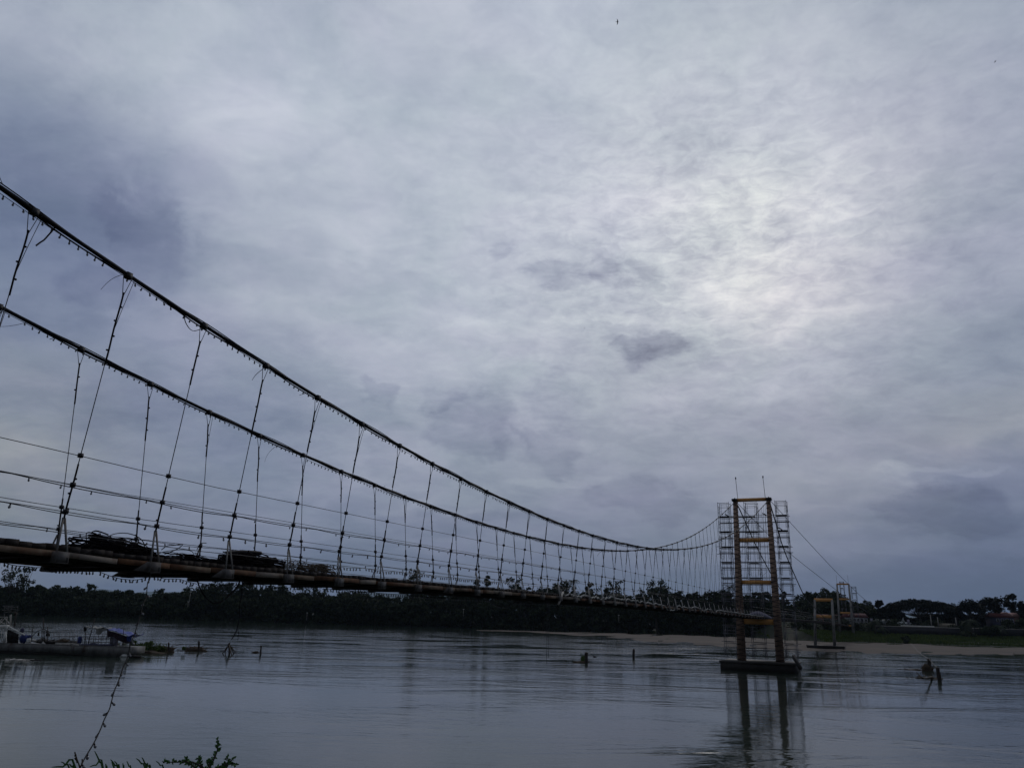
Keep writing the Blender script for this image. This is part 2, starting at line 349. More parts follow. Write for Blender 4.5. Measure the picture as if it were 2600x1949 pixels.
# river
m = bpy.data.materials.new('river_water'); m.use_nodes = True; T = NT(m.node_tree); T.n.clear()
pos = T.node('ShaderNodeNewGeometry').outputs['Position']
mp = T.node('ShaderNodeMapping'); T.put(mp.inputs[0], pos); mp.inputs['Rotation'].default_value = (0, 0, .12); mp.inputs['Scale'].default_value = (.45, 1, 1)
big = T.noise(pos, .018, 3, .5, .6).outputs[0]
mp3 = T.node('ShaderNodeMapping'); T.put(mp3.inputs[0], pos); mp3.inputs['Scale'].default_value = (.42, 1, 1); mp3.inputs['Rotation'].default_value = (0, 0, -.1)
streak = T.noise(mp3.outputs[0], .11, 5, .62, .8).outputs[0]
w1 = T.noise(mp.outputs[0], 1.1, 4, .55, .3).outputs[0]; w2 = T.noise(mp.outputs[0], 4.2, 3, .55, .2).outputs[0]; w3 = T.noise(mp.outputs[0], .22, 3, .5, .5).outputs[0]
sp = T.node('ShaderNodeSeparateXYZ'); T.l.new(pos, sp.inputs[0])
def patch(cx, cy, rx, ry):
    q1 = T.m('DIVIDE', T.m('SUBTRACT', sp.outputs[0], cx), rx); q2 = T.m('DIVIDE', T.m('SUBTRACT', sp.outputs[1], cy), ry)
    return T.m('EXPONENT', T.m('MULTIPLY', T.m('ADD', T.m('MULTIPLY', q1, q1), T.m('MULTIPLY', q2, q2)), -1.))
c1 = at_z(1560, 1640, 0); c2 = at_z(1790, 1925, 0); c3 = at_z(700, 1605, 0)
riff = T.m('ADD', T.m('ADD', patch(c1[0], c1[1], 55, 70), T.m('MULTIPLY', patch(c2[0], c2[1], 5, 3.6), .55)), T.m('MULTIPLY', patch(c3[0], c3[1], 140, 90), .55))
act = T.m('ADD', T.rng(big, .4, .65, .17, .5, True), T.m('MULTIPLY', T.rng(streak, .42, .68, 0., 1., True), T.m('MULTIPLY_ADD', riff, 2.0, .30)))
h = T.m('ADD', T.m('MULTIPLY', w1, .16), T.m('ADD', T.m('MULTIPLY', w2, .05), T.m('MULTIPLY', w3, .22)))
h = T.m('ADD', T.m('MULTIPLY', h, act), T.m('MULTIPLY', w2, .011))
bn = T.node('ShaderNodeBump'); bn.inputs['Strength'].default_value = .20; bn.inputs['Distance'].default_value = 1.; T.put(bn.inputs['Height'], h)
bs = T.node('ShaderNodeBsdfPrincipled'); bs.inputs['IOR'].default_value = 1.33; bs.inputs['Roughness'].default_value = .045
T.put(bs.inputs['Base Color'], T.mix(T.rng(streak, .35, .65), (.026, .037, .030, 1), (.034, .045, .034, 1)))
bs.inputs['Specular IOR Level'].default_value = .39
T.l.new(bn.outputs[0], bs.inputs['Normal']); o = T.node('ShaderNodeOutputMaterial'); T.l.new(bs.outputs[0], o.inputs[0])
M['water'] = m
b = MB(); b.add([(-6000, 5, 0), (6000, 5, 0), (6000, 420, 0), (-6000, 420, 0)], [(0, 1, 2, 3)])
tag(b.build('river_water', M['water']), kind='structure')

# sandbar
near = [at_z(x, y, 0)[:2] for x, y in [(1200,1600.5),(1330,1604),(1450,1612),(1560,1620),(1640,1629),(1720,1634),(1800,1641),(1900,1648),(2000,1652),(2100,1655),(2200,1661),(2300,1660),(2400,1663),(2500,1662),(2600,1664),(2800,1666),(3200,1684)]]
far_ = [at_z(x, y, 0)[:2] for x, y in [(1200,1597.5),(1330,1600),(1450,1603),(1560,1605.5),(1640,1608),(1720,1610),(1800,1612),(1900,1617),(2000,1622),(2100,1628),(2200,1630),(2310,1632.5),(2400,1638),(2500,1641),(2600,1643),(2800,1647),(3200,1657)]]
b = MB(); g = np.random.default_rng(5); V = []; K = 16; NS = 160
nn = np.array(near); ff_ = np.array(far_)
for i in range(NS+1):
    q = i/NS*(len(near)-1); j = min(int(q), len(near)-2); t = q-j
    p0 = nn[j]*(1-t)+nn[j+1]*t; p1 = ff_[j]*(1-t)+ff_[j+1]*t
    wob = 1.2*math.sin(i*.55)+.9*math.sin(i*1.31+2)
    p0 = p0+np.array([0, wob])
    for k in range(K+1):
        s_ = k/K; z = -.15 if k in (0, K) else .17*math.sin(math.pi*min(1, s_*1.02))**.55-.045+.07*math.sin(i*.23+k*1.1)*math.sin(k*.8-i*.06)+.05*math.sin(i*.71-k*.6)-(.09*max(0, 1-i/60.))
        if i in (0, NS): z = -.15
        V.append((*(p0*(1-s_)+p1*s_), z))
b.add(V, [(i*(K+1)+k, (i+1)*(K+1)+k, (i+1)*(K+1)+k+1, i*(K+1)+k+1) for i in range(NS) for k in range(K)])
M['sand'] = mat('river_sand', (.075, .056, .043), .95, .35, .25, col2=(.05, .036, .03), c2=(.5, .62), c2s=.06, coord='World', stretch=(.3, 1, 1))
tag(b.build('sandbar', M['sand'], smooth=True), kind='structure')

# distant hills
b = MB(); V = []; n = 260
def hz(x, k): return 210+95*math.sin(x*.00032+1+k)+70*math.sin(x*.00083+2.2*k)+38*math.sin(x*.0021+k)+14*math.sin(x*.0061)
for k, Y in enumerate((13000, 16000)):
    base = k*0
    V = []
    for i in range(n+1):
        x = -15000+30000*i/n; V += [(x, Y-900, -5), (x, Y, max(60, hz(x, k)+k*60)), (x, Y+1500, -5)]
    b.add(V, [(i*3+j, i*3+3+j, i*3+4+j, i*3+1+j) for i in range(n) for j in (0, 1)])
M['hill'] = mat('hill_forest', (.04, .055, .04), .95, .2, .002, coord='World')
tag(b.build('hills', M['hill'], smooth=True), kind='structure')

# haze
b = MB(); b.box((0, -200, 478), (21000, 0, 0), (0, 21000, 0), (0, 0, 490))
m = bpy.data.materials.new('haze'); m.use_nodes = True; T = NT(m.node_tree); T.n.clear()
pv = T.node('ShaderNodeVolumePrincipled'); pv.inputs['Density'].default_value = 5e-5; pv.inputs['Color'].default_value = (.60, .76, .95, 1)
o = T.node('ShaderNodeOutputMaterial'); T.l.new(pv.outputs[0], o.inputs['Volume'])
hz_o = b.build('haze', m); tag(hz_o, kind='stuff'); HAZE = hz_o

# ------------------------------------------------------------------ trees
def leaf_quads(cent, rad, n, size, g, flat=1.):
    """n leaf clumps per centre, gaussian about it"""
    cent = np.asarray(cent, float); rad = np.broadcast_to(rad, len(cent))
    c = np.repeat(cent, n, 0); rr = np.repeat(rad, n)
    d = g.normal(size=(len(c), 3)); d /= np.linalg.norm(d, axis=1)[:, None]; d *= (g.random(len(c))**.6)[:, None]; d[:, 2] *= flat
    c = c+d*rr[:, None]
    a = g.normal(size=(len(c), 3)); a /= np.linalg.norm(a, axis=1)[:, None]
    b_ = np.cross(a, g.normal(size=(len(c), 3))); b_ /= np.linalg.norm(b_, axis=1)[:, None]
    s = size*g.uniform(.5, 1.4, len(c))[:, None]*.5
    return np.stack([c-a*s-b_*s*.6, c+a*s*.3-b_*s, c+a*s+b_*s*.5, c-a*s*.2+b_*s*.8], 1)
def crown_pts(kind, H, Wd, g):
    """clump centres, radii, leaves per clump for a tree of height H, crown width Wd"""
    P_ = []; R_ = []
    if kind == 'dome':
        k = 26
        for i in range(k):
            th = g.uniform(0, 2*math.pi); ph = math.acos(g.uniform(-.45, 1)); r = g.uniform(.55, .95)
            P_.append((Wd/2*r*math.sin(ph)*math.cos(th), Wd/2*r*math.sin(ph)*math.sin(th), H*.60+H*.36*r*math.cos(ph)*g.uniform(.85, 1.05))); R_.append(Wd*g.uniform(.11, .20))
        return P_, R_, 105, .75
    if kind == 'sparse':
        for i in range(40):
            z = H*g.uniform(.45, 1); w = Wd/2*(1.15-abs(z/H-.7)); th = g.uniform(0, 6.28); r = g.uniform(.1, 1)
            P_.append((w*r*math.cos(th), w*r*math.sin(th), z)); R_.append(Wd*g.uniform(.08, .2))
        return P_, R_, 20, .9
    if kind == 'tall':
        for i in range(24):
            z = H*g.uniform(.3, 1); w = Wd/2*(1.1-(z/H)**2*.75); th = g.uniform(0, 6.28); r = g.uniform(.1, .9)
            P_.append((w*r*math.cos(th), w*r*math.sin(th), z-.03*H)); R_.append(Wd*g.uniform(.10, .17))
        return P_, R_, 75, .75
    if kind == 'umbrella':
        for i in range(110):
            th = g.uniform(0, 6.28); r = math.sqrt(g.random())
            z = H*(.93-.30*r**2.2)-H*.10*g.random(); P_.append((Wd/2*r*math.cos(th), Wd/2*.8*r*math.sin(th), z)); R_.append(Wd*g.uniform(.04, .085))
        return P_, R_, 95, .55
    if kind == 'bush':
        for i in range(9):
            th = g.uniform(0, 6.28); r = g.uniform(0, .8)
            P_.append((Wd/2*r*math.cos(th), Wd/2*r*math.sin(th), H*g.uniform(.2, .75))); R_.append(max(H, Wd)*g.uniform(.16, .26))
        return P_, R_, 40, .7
def tree(kind, x, top, Y, wpx, name, label, seed, group=None, zb=None, m='leaf', leaf=.62, cat='tree'):
    """a tree whose top is seen at (x, top) and that stands at distance Y"""
    p = at_y(x, top, Y); zb = gz(p[0], Y) if zb is None else zb
    H = p[2]-zb; Wd = wpx*Y/F/.86; g = np.random.default_rng(seed)
    e = empty(name, (p[0], Y, zb), label, cat, group); base = np.array([p[0], Y, zb])
    P_, R_, n, fl = crown_pts(kind, H, Wd, g)
    q = leaf_quads(np.array(P_)+base, np.array(R_), n, leaf, g, fl)
    MB().quads(q).build('crown', M[m], e)
    t = MB(); lean = g.uniform(-.04, .04)*H
    fork = base+np.array([lean, 0, H*(.38 if kind != 'umbrella' else .3)])
    r0 = max(.12, H*.018)*(2 if kind == 'umbrella' else 1)
    t.tube([base-[0, 0, .3], (base+fork)/2+[lean*.3, 0, 0], fork], [r0*1.3, r0, r0*.8], 6)
    for i in (range(0, len(P_), 2) if kind != 'umbrella' else range(0, len(P_), 4)):
        e2 = base+np.array(P_[i]); mid = (fork+e2)/2+np.array([0, 0, -.06*H]); t.tube([fork, mid, e2], [r0*.55, r0*.32, r0*.12], 4)
    t.build('trunk', M['bark'], e)
    return e
FY = 321
FT = 'single trees standing out of the wooded far bank'
singles = [
 ('sparse',40,1447,52,'spindly_tree','tall spindly half bare tree at far left, the higher of two above the woods'),
 ('sparse',68,1442,34,'spindly_tree','thin wispy tree beside the spindly one at far left above the woods'),
 ('dome',8,1484,70,'broadleaf_tree','rounded dark tree at the left edge of the far bank, below the spindly pair'),
 ('umbrella',100,1480,52,'broadleaf_tree','low flat-topped dark tree just right of the two spindly trees'),
 ('dome',163,1478,58,'broadleaf_tree','twin domed dark tree above the middle of the moored barge'),
 ('dome',203,1483,44,'broadleaf_tree','small domed tree right of the twin domed tree above the barge'),
 ('sparse',233,1484,26,'scrub_tree','spiky little tree poking out above the barge awning'),
 ('dome',290,1491,50,'broadleaf_tree','round tree above the blue awning end of the barge'),
 ('dome',338,1492,44,'broadleaf_tree','low rounded tree left of the hanging bulb string'),
 ('sparse',404,1494,28,'scrub_tree','ragged small tree right of the hanging bulb string in the dip of the treeline'),
 ('dome',436,1499,56,'broadleaf_tree','flat dark tree in the dip of the treeline below the second deck bracket'),
 ('dome',505,1478,72,'broadleaf_tree','broad dark tree behind the left end of the hanging hose loop'),
 ('dome',560,1466,66,'broadleaf_tree','tall bushy tree behind the hanging hose loop'),
 ('tall',622,1468,56,'broadleaf_tree','upright tree behind the straight hanging cable'),
 ('dome',705,1474,76,'broadleaf_tree','lacy topped tree just right of the straight hanging cable'),
 ('sparse',770,1478,58,'scrub_tree','open twiggy tree showing sky through it under the deck right of the hanging cable'),
 ('sparse',812,1484,52,'scrub_tree','second twiggy tree under the deck with sky between its twigs'),
 ('dome',900,1490,80,'broadleaf_tree','rounded tree under the deck left of the sparse tree that pokes above it'),
 ('sparse',1054,1446,44,'scrub_tree','thin feathery tree rising above the deck left of all others above it'),
 ('tall',1212,1470,34,'scrub_tree','small pale tree above the deck left of the pointed one'),
 ('tall',1238,1458,30,'scrub_tree','pointed pale tree rising above the deck near mid span'),
 ('sparse',1305,1467,36,'scrub_tree','ragged tree above the deck right of the pointed pale tree'),
 ('dome',1330,1479,34,'broadleaf_tree','small rounded tree directly right of the ragged one above the deck'),
 ('dome',1388,1476,40,'broadleaf_tree','dark tree left of the large domed tree above the deck'),
 ('dome',1432,1466,62,'broadleaf_tree','large domed dark tree above the deck below the crossing of the cables, left one'),
 ('tall',1496,1476,34,'scrub_tree','small spire shaped tree right of the large domed tree'),
 ('tall',1541,1473,26,'scrub_tree','pale narrow tree between the two large domed trees'),
 ('sparse',1566,1476,44,'scrub_tree','pale open tree right of the narrow one between the two large domes'),
 ('dome',1668,1461,74,'broadleaf_tree','highest bushy dome of the treeline, left of the main tower'),
 ('dome',1712,1486,46,'broadleaf_tree','dark shoulder tree right of the highest dome'),
 ('dome',1748,1486,40,'broadleaf_tree','small rounded tree between the highest dome and the tower'),
 ('dome',1815,1480,60,'broadleaf_tree','dark rounded tree just left of the tower scaffold'),
 ('tall',1852,1497,34,'scrub_tree','pale tree seen through the left scaffold of the main tower'),
 ('dome',1897,1497,36,'broadleaf_tree','small round tree framed between the tower legs, left of three'),
 ('dome',1921,1496,28,'broadleaf_tree','small round tree framed between the tower legs, middle of three'),
 ('dome',1946,1496,38,'broadleaf_tree','small round tree framed between the tower legs, right of three'),
 ('tall',1990,1501,30,'scrub_tree','small tree seen through the right scaffold of the main tower'),
 ('sparse',2028,1510,34,'scrub_tree','low feathery tree right of the tower scaffold'),
 ('dome',2058,1496,40,'broadleaf_tree','rounded tree over the left post of the orange beamed portal'),
 ('dome',2108,1490,62,'broadleaf_tree','dark domed tree behind the orange beamed portal')]
g0 = np.random.default_rng(3)
for i, (k, x, y, w, nm, lb) in enumerate(singles):
    tree(k, x, y, FY+6+7*g0.random()+(4 if k == 'sparse' else 0), w, nm, lb, 100+i, FT)

# the wood behind and between them, one mass
ENV = [(-200,1486),(0,1487),(100,1489),(200,1490),(300,1496),(400,1503),(480,1492),(520,1484),(600,1478),(700,1482),(800,1492),(900,1497),(1000,1500),(1200,1487),(1300,1484),(1400,1482),(1600,1489),(1700,1489),(1800,1490),(1900,1506),(2000,1520),(2060,1508),(2130,1512),(2180,1530),(2260,1560)]
Q = []; t = MB(); g = np.random.default_rng(21)
x = -245.
while x < 172:
    for row, dy_ in enumerate((6, 14, 24)):
        X = x+g.uniform(-2, 2); Y = FY+dy_+g.uniform(-2, 2); px, _ = proj((X, Y, 10)); top = pw(ENV, px)
        H = (at_y(px, top, Y)[2]-gz(X, Y))*g.uniform(.78, 1.02)*(1 if row else .85); Wd = g.uniform(6, 10)
        if px > 2235: continue
        if px > 2000: Y = max(shore(X)+26+dy_*.5, Y-14)
        zb = gz(X, Y)
        P_, R_, n, fl = crown_pts('dome' if g.random() < .75 else 'tall', H, Wd, g)
        Q.append(leaf_quads(np.array(P_)+[X, Y, zb], np.array(R_), int(n*.42), .62, g, fl))
        lo = np.stack([g.uniform(-3.4, 3.4, 11), g.uniform(-2, 2, 11), g.uniform(.08, .62, 11)*H], 1)+[X, Y, zb]
        Q.append(leaf_quads(lo, 1.7, 46, .75, g, .9))
        t.tube([(X, Y, zb-.3), (X+g.uniform(-.5, .5), Y, zb+H*.6)], [.18, .1], 4)
    for _ in range(2):                      # undergrowth down to the water's edge
        X = x+g.uniform(-2, 2); Y = shore(X)+(g.uniform(.5, 4) if X < XR-8 else g.uniform(23, 26)); P_, R_, n, fl = crown_pts('bush', g.uniform(2.5, 6), g.uniform(4, 7), g)
        Q.append(leaf_quads(np.array(P_)+[X, Y, gz(X, Y) if X > XR-8 else 0], np.array(R_), 34, .5, g, fl))
    if XR-26 < x < XR+4:                    # scrub hiding the bare end of the bank
        for _ in range(7):
            X = x+g.uniform(-2, 2); Y = shore(X)+g.uniform(5, 26); P_, R_, n, fl = crown_pts('bush', g.uniform(2.5, 5), g.uniform(4, 7), g)
            Q.append(leaf_quads(np.array(P_)+[X, Y, gz(X, Y)], np.array(R_), 40, .55, g, fl))
    x += 3.6
t.quads(np.concatenate(Q), 1)
tag(t.build('wood', [M['bark'], M['leaf']]), 'dense dark green wood covering the whole far bank', 'wood', kind='stuff')

ENV2 = [(2180,1560),(2250,1560),(2268,1568),(2330,1568),(2350,1556),(2440,1553),(2500,1552),(2580,1553),(2700,1550)]
Q = []; t = MB(); x = at_y(2200, 1580, 330)[0]
while x < 262:
    for row in (0, 1):
        X = x+g.uniform(-1.5, 1.5); Y = 322+row*9+g.uniform(-2, 2); px, _ = proj((X, Y, 10)); zb = gz(X, Y)
        H = (at_y(px, pw(ENV2, px), Y)[2]-zb)*g.uniform(.8, 1.05)
        P_, R_, n, fl = crown_pts('dome', H, g.uniform(6, 9), g); Q.append(leaf_quads(np.array(P_)+[X, Y, zb], np.array(R_), 44, .6, g, fl))
        lo = np.stack([g.uniform(-3, 3, 9), g.uniform(-2, 2, 9), g.uniform(.05, .6, 9)*H], 1)+[X, Y, zb]; Q.append(leaf_quads(lo, 1.6, 44, .75, g, .9))
        t.tube([(X, Y, zb-.3), (X, Y, zb+H*.6)], [.18, .1], 4)
    if g.random() < .75 and not 2236 < px < 2425:
        X = x+g.uniform(-1.5, 1.5); Y = 290.5+g.uniform(0, 3); P_, R_, n, fl = crown_pts('bush', g.uniform(2, 4.5), g.uniform(3, 6), g); Q.append(leaf_quads(np.array(P_)+[X, Y, gz(X, Y)], np.array(R_), 34, .5, g, fl))
    x += 3.4
t.quads(np.concatenate(Q), 1)
tag(t.build('town_trees', [M['bark'], M['leaf_dark']]), 'dark massed trees and shrubs behind and among the houses of the right bank', 'trees', kind='stuff')
# right bank: named trees, palms
TY = 306
tree('umbrella', 2332, 1519, TY+4, 138, 'rain_tree', 'wide flat umbrella shaped tree over the white house', 301, m='leaf_dark', leaf=.6)
tree('umbrella', 2392, 1526, TY+12, 60, 'rain_tree', 'dark end crown adjoining the right side of the umbrella tree', 302, m='leaf_dark', leaf=.6)
tree('tall', 2234, 1522, TY-8, 34, 'broadleaf_tree', 'narrow dark tree left of the white house', 303, m='leaf_dark')
tree('dome', 2262, 1540, TY+2, 50, 'broadleaf_tree', 'rounded dark tree directly behind the white house', 304, m='leaf_dark')
tree('dome', 2454, 1521, TY, 74, 'broadleaf_tree', 'big rounded tree right of the umbrella tree, behind the utility pole', 305, m='leaf_dark')
tree('dome', 2425, 1537, TY+4, 40, 'broadleaf_tree', 'dark tree filling the gap between umbrella tree and big rounded tree', 306, m='leaf_dark')
tree('dome', 2515, 1509, TY+2, 68, 'broadleaf_tree', 'tallest bulky tree of the right bank, left of the pink gabled house', 307, m='leaf_dark')
tree('tall', 2566, 1507, TY+16, 50, 'broadleaf_tree', 'round headed open tree behind the pink gabled house', 308, m='leaf_dark')
tree('dome', 2602, 1521, TY, 40, 'broadleaf_tree', 'dark tree cut by the right edge of the view', 309, m='leaf_dark')
tree('dome', 2560, 1572, 288, 30, 'bush', 'shrub before the pink gabled house', 310, cat='shrub')
tree('dome', 2598, 1566, 288, 34, 'bush', 'large shrub at the right edge by the pink gabled house', 311, cat='shrub')
tree('dome', 2516, 1590, 284, 40, 'bush', 'dark shrub on the grass bank near the white path', 312, cat='shrub')
tree('bush', 2455, 1603, 284, 34, 'bush', 'long low shrub along the foot of the retaining wall', 313, cat='shrub')
tree('bush', 2297, 1608, 266, 18, 'bush', 'small shrub at the water edge left of the inlet', 314, cat='shrub')
def palm(x, top, Y, label, seed, n=18, L=3.2):
    p = at_y(x, top, Y); zb = gz(p[0], Y); g = np.random.default_rng(seed); H = p[2]-zb-.4
    e = empty('palm_tree', (p[0], Y, zb), label, 'palm tree', 'coconut palms on the far bank'); base = np.array([p[0], Y, zb]); topp = base+[g.uniform(-.6, .6), 0, H]
    MB().tube([base-[0, 0, .2], (base+topp)/2+[.15, 0, 0], topp], [.24, .17, .13], 6).build('trunk', M['bark'], e)
    b = MB(); q = []
    for i in range(n):
        th = 6.28*i/n+g.uniform(-.2, .2); up = g.uniform(-.5, 1.0); pts = []
        for k in range(7):
            t = k/6; pts.append(topp+np.array([math.cos(th)*L*t, math.sin(th)*L*t, up*L*t*.9-1.25*L*t*t*.8]))
        b.tube(pts, .03, 3); side = np.array([-math.sin(th), math.cos(th), 0])
        for k in range(1, 7):
            for sg in (-1, 1):
                for s2 in (0, .5):
                    c0 = pts[k]*(1-s2)+pts[k-1]*s2; tip = c0+side*sg*.55+np.array([math.cos(th), math.sin(th), -1.1])*.35
                    dv = (pts[k]-pts[k-1]); dv = dv/np.linalg.norm(dv)*.10; q.append([c0-dv, c0+dv, tip+dv*.3, tip-dv*.3])
    b.quads(np.array(q)).build('frond_crown', M['palm'], e)
    return e
palm(2218, 1574, 284, 'palm tree left of the white house, right of the second tower', 401)
palm(2463, 1572, 284, 'palm tree with spiky crown right of the pale fence', 402)
palm(2240, 1590, 283, 'low palm tree at the foot of the retaining wall left of the white house', 403, 14, 2.4)
palm(2540, 1585, 286, 'short palm tree left of the shrub before the pink gabled house', 404, 14, 2.6)
palm(1850, 1486, FY+6, 'pale palm tree seen beside the left scaffold of the main tower', 405, 14, 3.0)
palm(1458, 1472, FY+6, 'palm tree right of the large domed tree above the deck', 406, 14, 3.0)

# grass on the right bank
g = np.random.default_rng(8); n = 26000
X = g.uniform(XR-6, 215, n); S_ = np.array([shore(x) for x in X]); Y = S_+g.random(n)*21+.5
Z = np.array([gz(a_, b_) for a_, b_ in zip(X, Y)])
hgt = g.uniform(.25, .8, n); wd_ = g.uniform(.10, .3, n); th = g.uniform(0, 3.14, n); dxy = np.stack([np.cos(th)*wd_, np.sin(th)*wd_, 0*th], 1); c = np.stack([X, Y, Z-.05], 1)
tip = c+np.stack([g.uniform(-.15, .15, n), g.uniform(-.15, .15, n), hgt], 1)
M['grass'] = leafmat('bank_grass', (.045, .072, .02), (.09, .12, .03))
tag(MB().quads(np.stack([c-dxy, c+dxy, tip+dxy*.2, tip-dxy*.2], 1)).build('bank_grass', M['grass']), 'bright green grass on the right far bank below the town', 'grass', kind='stuff')

# ------------------------------------------------------------------ town on the right bank
def facade(name, label, x0, x1, ytop, ybase, Y, wall, roof, cat, depth=6, style='gable', wins=3, over=.5, rtop=None, group=None):
    p0 = at_y(x0, ybase, Y); p1 = at_y(x1, ybase, Y); zt = at_y((x0+x1)/2, ytop, Y)[2]; zb = min(gz(p0[0], Y), gz(p1[0], Y))-.3
    zr = at_y((x0+x1)/2, rtop, Y)[2] if rtop else zt+1.2
    e = empty(name, ((p0[0]+p1[0])/2, Y, zb), label, cat, group)
    cx = (p0[0]+p1[0])/2; w = (p1[0]-p0[0])/2
    MB().box((cx, Y+depth/2, (zb+zt)/2), (w, 0, 0), (0, depth/2, 0), (0, 0, (zt-zb)/2)).build('wall', M[wall], e)
    r = MB()
    if style == 'gable':                    # ridge parallel to the river
        a = [(cx-w-over, Y-over, zt+.01), (cx+w+over, Y-over, zt+.01), (cx+w+over, Y+depth+over, zt+.01), (cx-w-over, Y+depth+over, zt+.01), (cx-w-over, Y+depth/2, zr), (cx+w+over, Y+depth/2, zr)]
        r.add(a, [(0, 1, 5, 4), (2, 3, 4, 5), (0, 4, 3), (1, 2, 5), (3, 2, 1, 0)])
    elif style == 'front':                  # gable end faces the river
        a = [(cx-w-over, Y-over, zt+.01), (cx+w+over, Y-over, zt+.01), (cx+w+over, Y+depth+over, zt+.01), (cx-w-over, Y+depth+over, zt+.01), (cx, Y-over, zr), (cx, Y+depth+over, zr)]
        r.add(a, [(0, 1, 4), (1, 2, 5, 4), (2, 3, 5), (3, 0, 4, 5), (3, 2, 1, 0)])
    else:
        r.box((cx, Y+depth/2, zt+.12), (w+over, 0, 0), (0, depth/2+over, 0), (0, 0, .12))
    r.build('roof', M[roof], e)
    for i in range(wins):
        wx = cx-w+2*w*(i+.5)/wins; hh = min(1.0, (zt-zb)*.3)
        f_ = MB().box((wx, Y-.03, zt-.3-hh*.5-.2), (.5, 0, 0), (0, .03, 0), (0, 0, hh/2+.06)).build('window', M['white'], e)
        MB().box((wx, Y-.07, zt-.3-hh*.5-.2), (.4, 0, 0), (0, .02, 0), (0, 0, hh/2)).build('pane', M['glassd'], f_)
    MB().box((cx+w*.35, Y-.04, zb+1.3), (.45, 0, 0), (0, .04, 0), (0, 0, 1.0)).build('door', M['greybox'], e)
    return e
facade('long_shed', 'long shed with dark red roof behind the second tower, its right part', 2158, 2206, 1567, 1600, 300, 'wallw', 'roofr', 'shed', rtop=1556, wins=5)
facade('long_shed', 'long dark red roofed building seen through the orange beamed portal', 2080, 2140, 1570, 1600, 302, 'wallp', 'roofr', 'shed', rtop=1559, wins=5)
facade('white_house', 'white low house with pale roof left below the umbrella tree', 2238, 2269, 1580, 1592, 296, 'wallw', 'roofg', 'house', rtop=1572, wins=2, style='gable')
facade('small_white_house', 'small white kiosk between palm tree and second tower', 2204, 2220, 1588, 1597, 296, 'wallw', 'roofg', 'kiosk', rtop=1582, wins=1, style='flat')
e = facade('pavilion', 'grey roofed pavilion with pointed spire under the umbrella tree', 2289, 2317, 1585, 1592, 297, 'wallw', 'roofg', 'pavilion', rtop=1578, wins=2)
p = at_y(2293, 1578, 300); q = at_y(2293, 1566, 300)
MB().tube([p-[0, 0, 1.], p, (p+q)/2, q], [.9, .65, .25, .03], 8).build('spire', M['roofg'], e)
facade('pink_house', 'pink gabled house with blue lower storey at the right edge', 2530, 2578, 1567, 1592, 300, 'wallb', 'roofr', 'house', rtop=1556, wins=4)
facade('pink_gable_house', 'pink house with pointed gables behind the blue walled one', 2552, 2568, 1565, 1590, 309, 'wallp', 'wallp', 'house', rtop=1553, wins=0, style='front')
facade('pink_gable_house', 'small pink gabled house at the right edge, right of the other pink gable', 2578, 2590, 1566, 1590, 309, 'wallp', 'wallp', 'house', rtop=1555, wins=0, style='front')
def wallpx(name, label, x0, x1, y0, y1, Y, m, cat, th=.3, cap=False):
    p0 = at_y(x0, y1, Y); p1 = at_y(x1, y1, Y); zt = at_y((x0+x1)/2, y0, Y)[2]; zb = at_y((x0+x1)/2, y1, Y)[2]
    b = MB().box(((p0[0]+p1[0])/2, Y, (zt+zb)/2), ((p1[0]-p0[0])/2, 0, 0), (0, th/2, 0), (0, 0, (zt-zb)/2))
    if cap:
        e = empty(name, ((p0[0]+p1[0])/2, Y, zb), label, cat); b.build('wall_body', M[m], e)
        MB().box(((p0[0]+p1[0])/2, Y, zt+.1), ((p1[0]-p0[0])/2+.02, 0, 0), (0, th/2+.1, 0), (0, 0, .1)).build('coping', M['pale'], e); return e
    return tag(b.build(name, M[m]), label, cat)
wallpx('retaining_wall', 'long dark grey retaining wall above the grass, left of the palms', 2226, 2436, 1591.5, 1611, 286.5, 'wallg', 'wall', 1.2, True)
wallpx('retaining_wall', 'dark grey retaining wall right of the palm with spiky crown', 2474, 2640, 1597, 1613, 287.5, 'wallg', 'wall', 1.2, True)
wallpx('boundary_wall', 'cream boundary wall under the trees between umbrella tree and utility pole', 2386, 2426, 1582, 1593, 292, 'wallc', 'wall')
wallpx('white_parapet', 'thin white parapet on the retaining wall beneath the umbrella tree', 2288, 2372, 1587.5, 1590, 287.2, 'white', 'parapet')
for x, y, lb in ((2426, 1567, 'pale utility pole at the right end of the cream boundary wall'), (2362, 1560, 'thin pole standing under the umbrella tree'), (2380, 1566, 'dark thin pole right of the umbrella tree trunk')):
    p = at_y(x, y, 292); b = MB().tube([(p[0], 292, 5), tuple(p)], [.22, .15], 6)
    e = empty('utility_pole', (p[0], 292, 5), lb, 'pole', 'poles by the river street'); b.build('shaft', M['concrete_far'], e)
    MB().box((p[0], 292, p[2]-.4), (.8, 0, 0), (0, .06, 0), (0, 0, .06)).build('cross_arm', M['beam'], e)
for x, y, Y_, lb in ((484, 1503, 323.5, 'white topped lamp post at the edge of the woods below the hanging hose loop'), (478, 1528, 323.3, 'short white post below the lamp post in the woods'), (780, 1556, 323.4, 'small white post on the wooded bank right of the hanging cable'),
        (1177, 1547, 323.5, 'thin white pole before the woods under mid span'), (1571, 1562, 323.5, 'thin white pole before the woods left of the tower')):
    p = at_y(x, y, Y_); e = empty('white_post', (p[0], Y_, .0), lb, 'post', 'white posts along the wooded bank')
    zl = p[2]-(7 if y == 1503 else 2.6); MB().tube([(p[0], Y_, -.2), (p[0], Y_, zl)], .10, 6).build('base', M['hull_dark'], e)
    MB().tube([(p[0], Y_, zl), tuple(p)], .08, 6).build('shaft', M['pale'], e)
    MB().box((p[0], Y_, p[2]+.15), (.28, 0, 0), (0, .2, 0), (0, 0, .14)).build('lamp_head', M['white'], e)
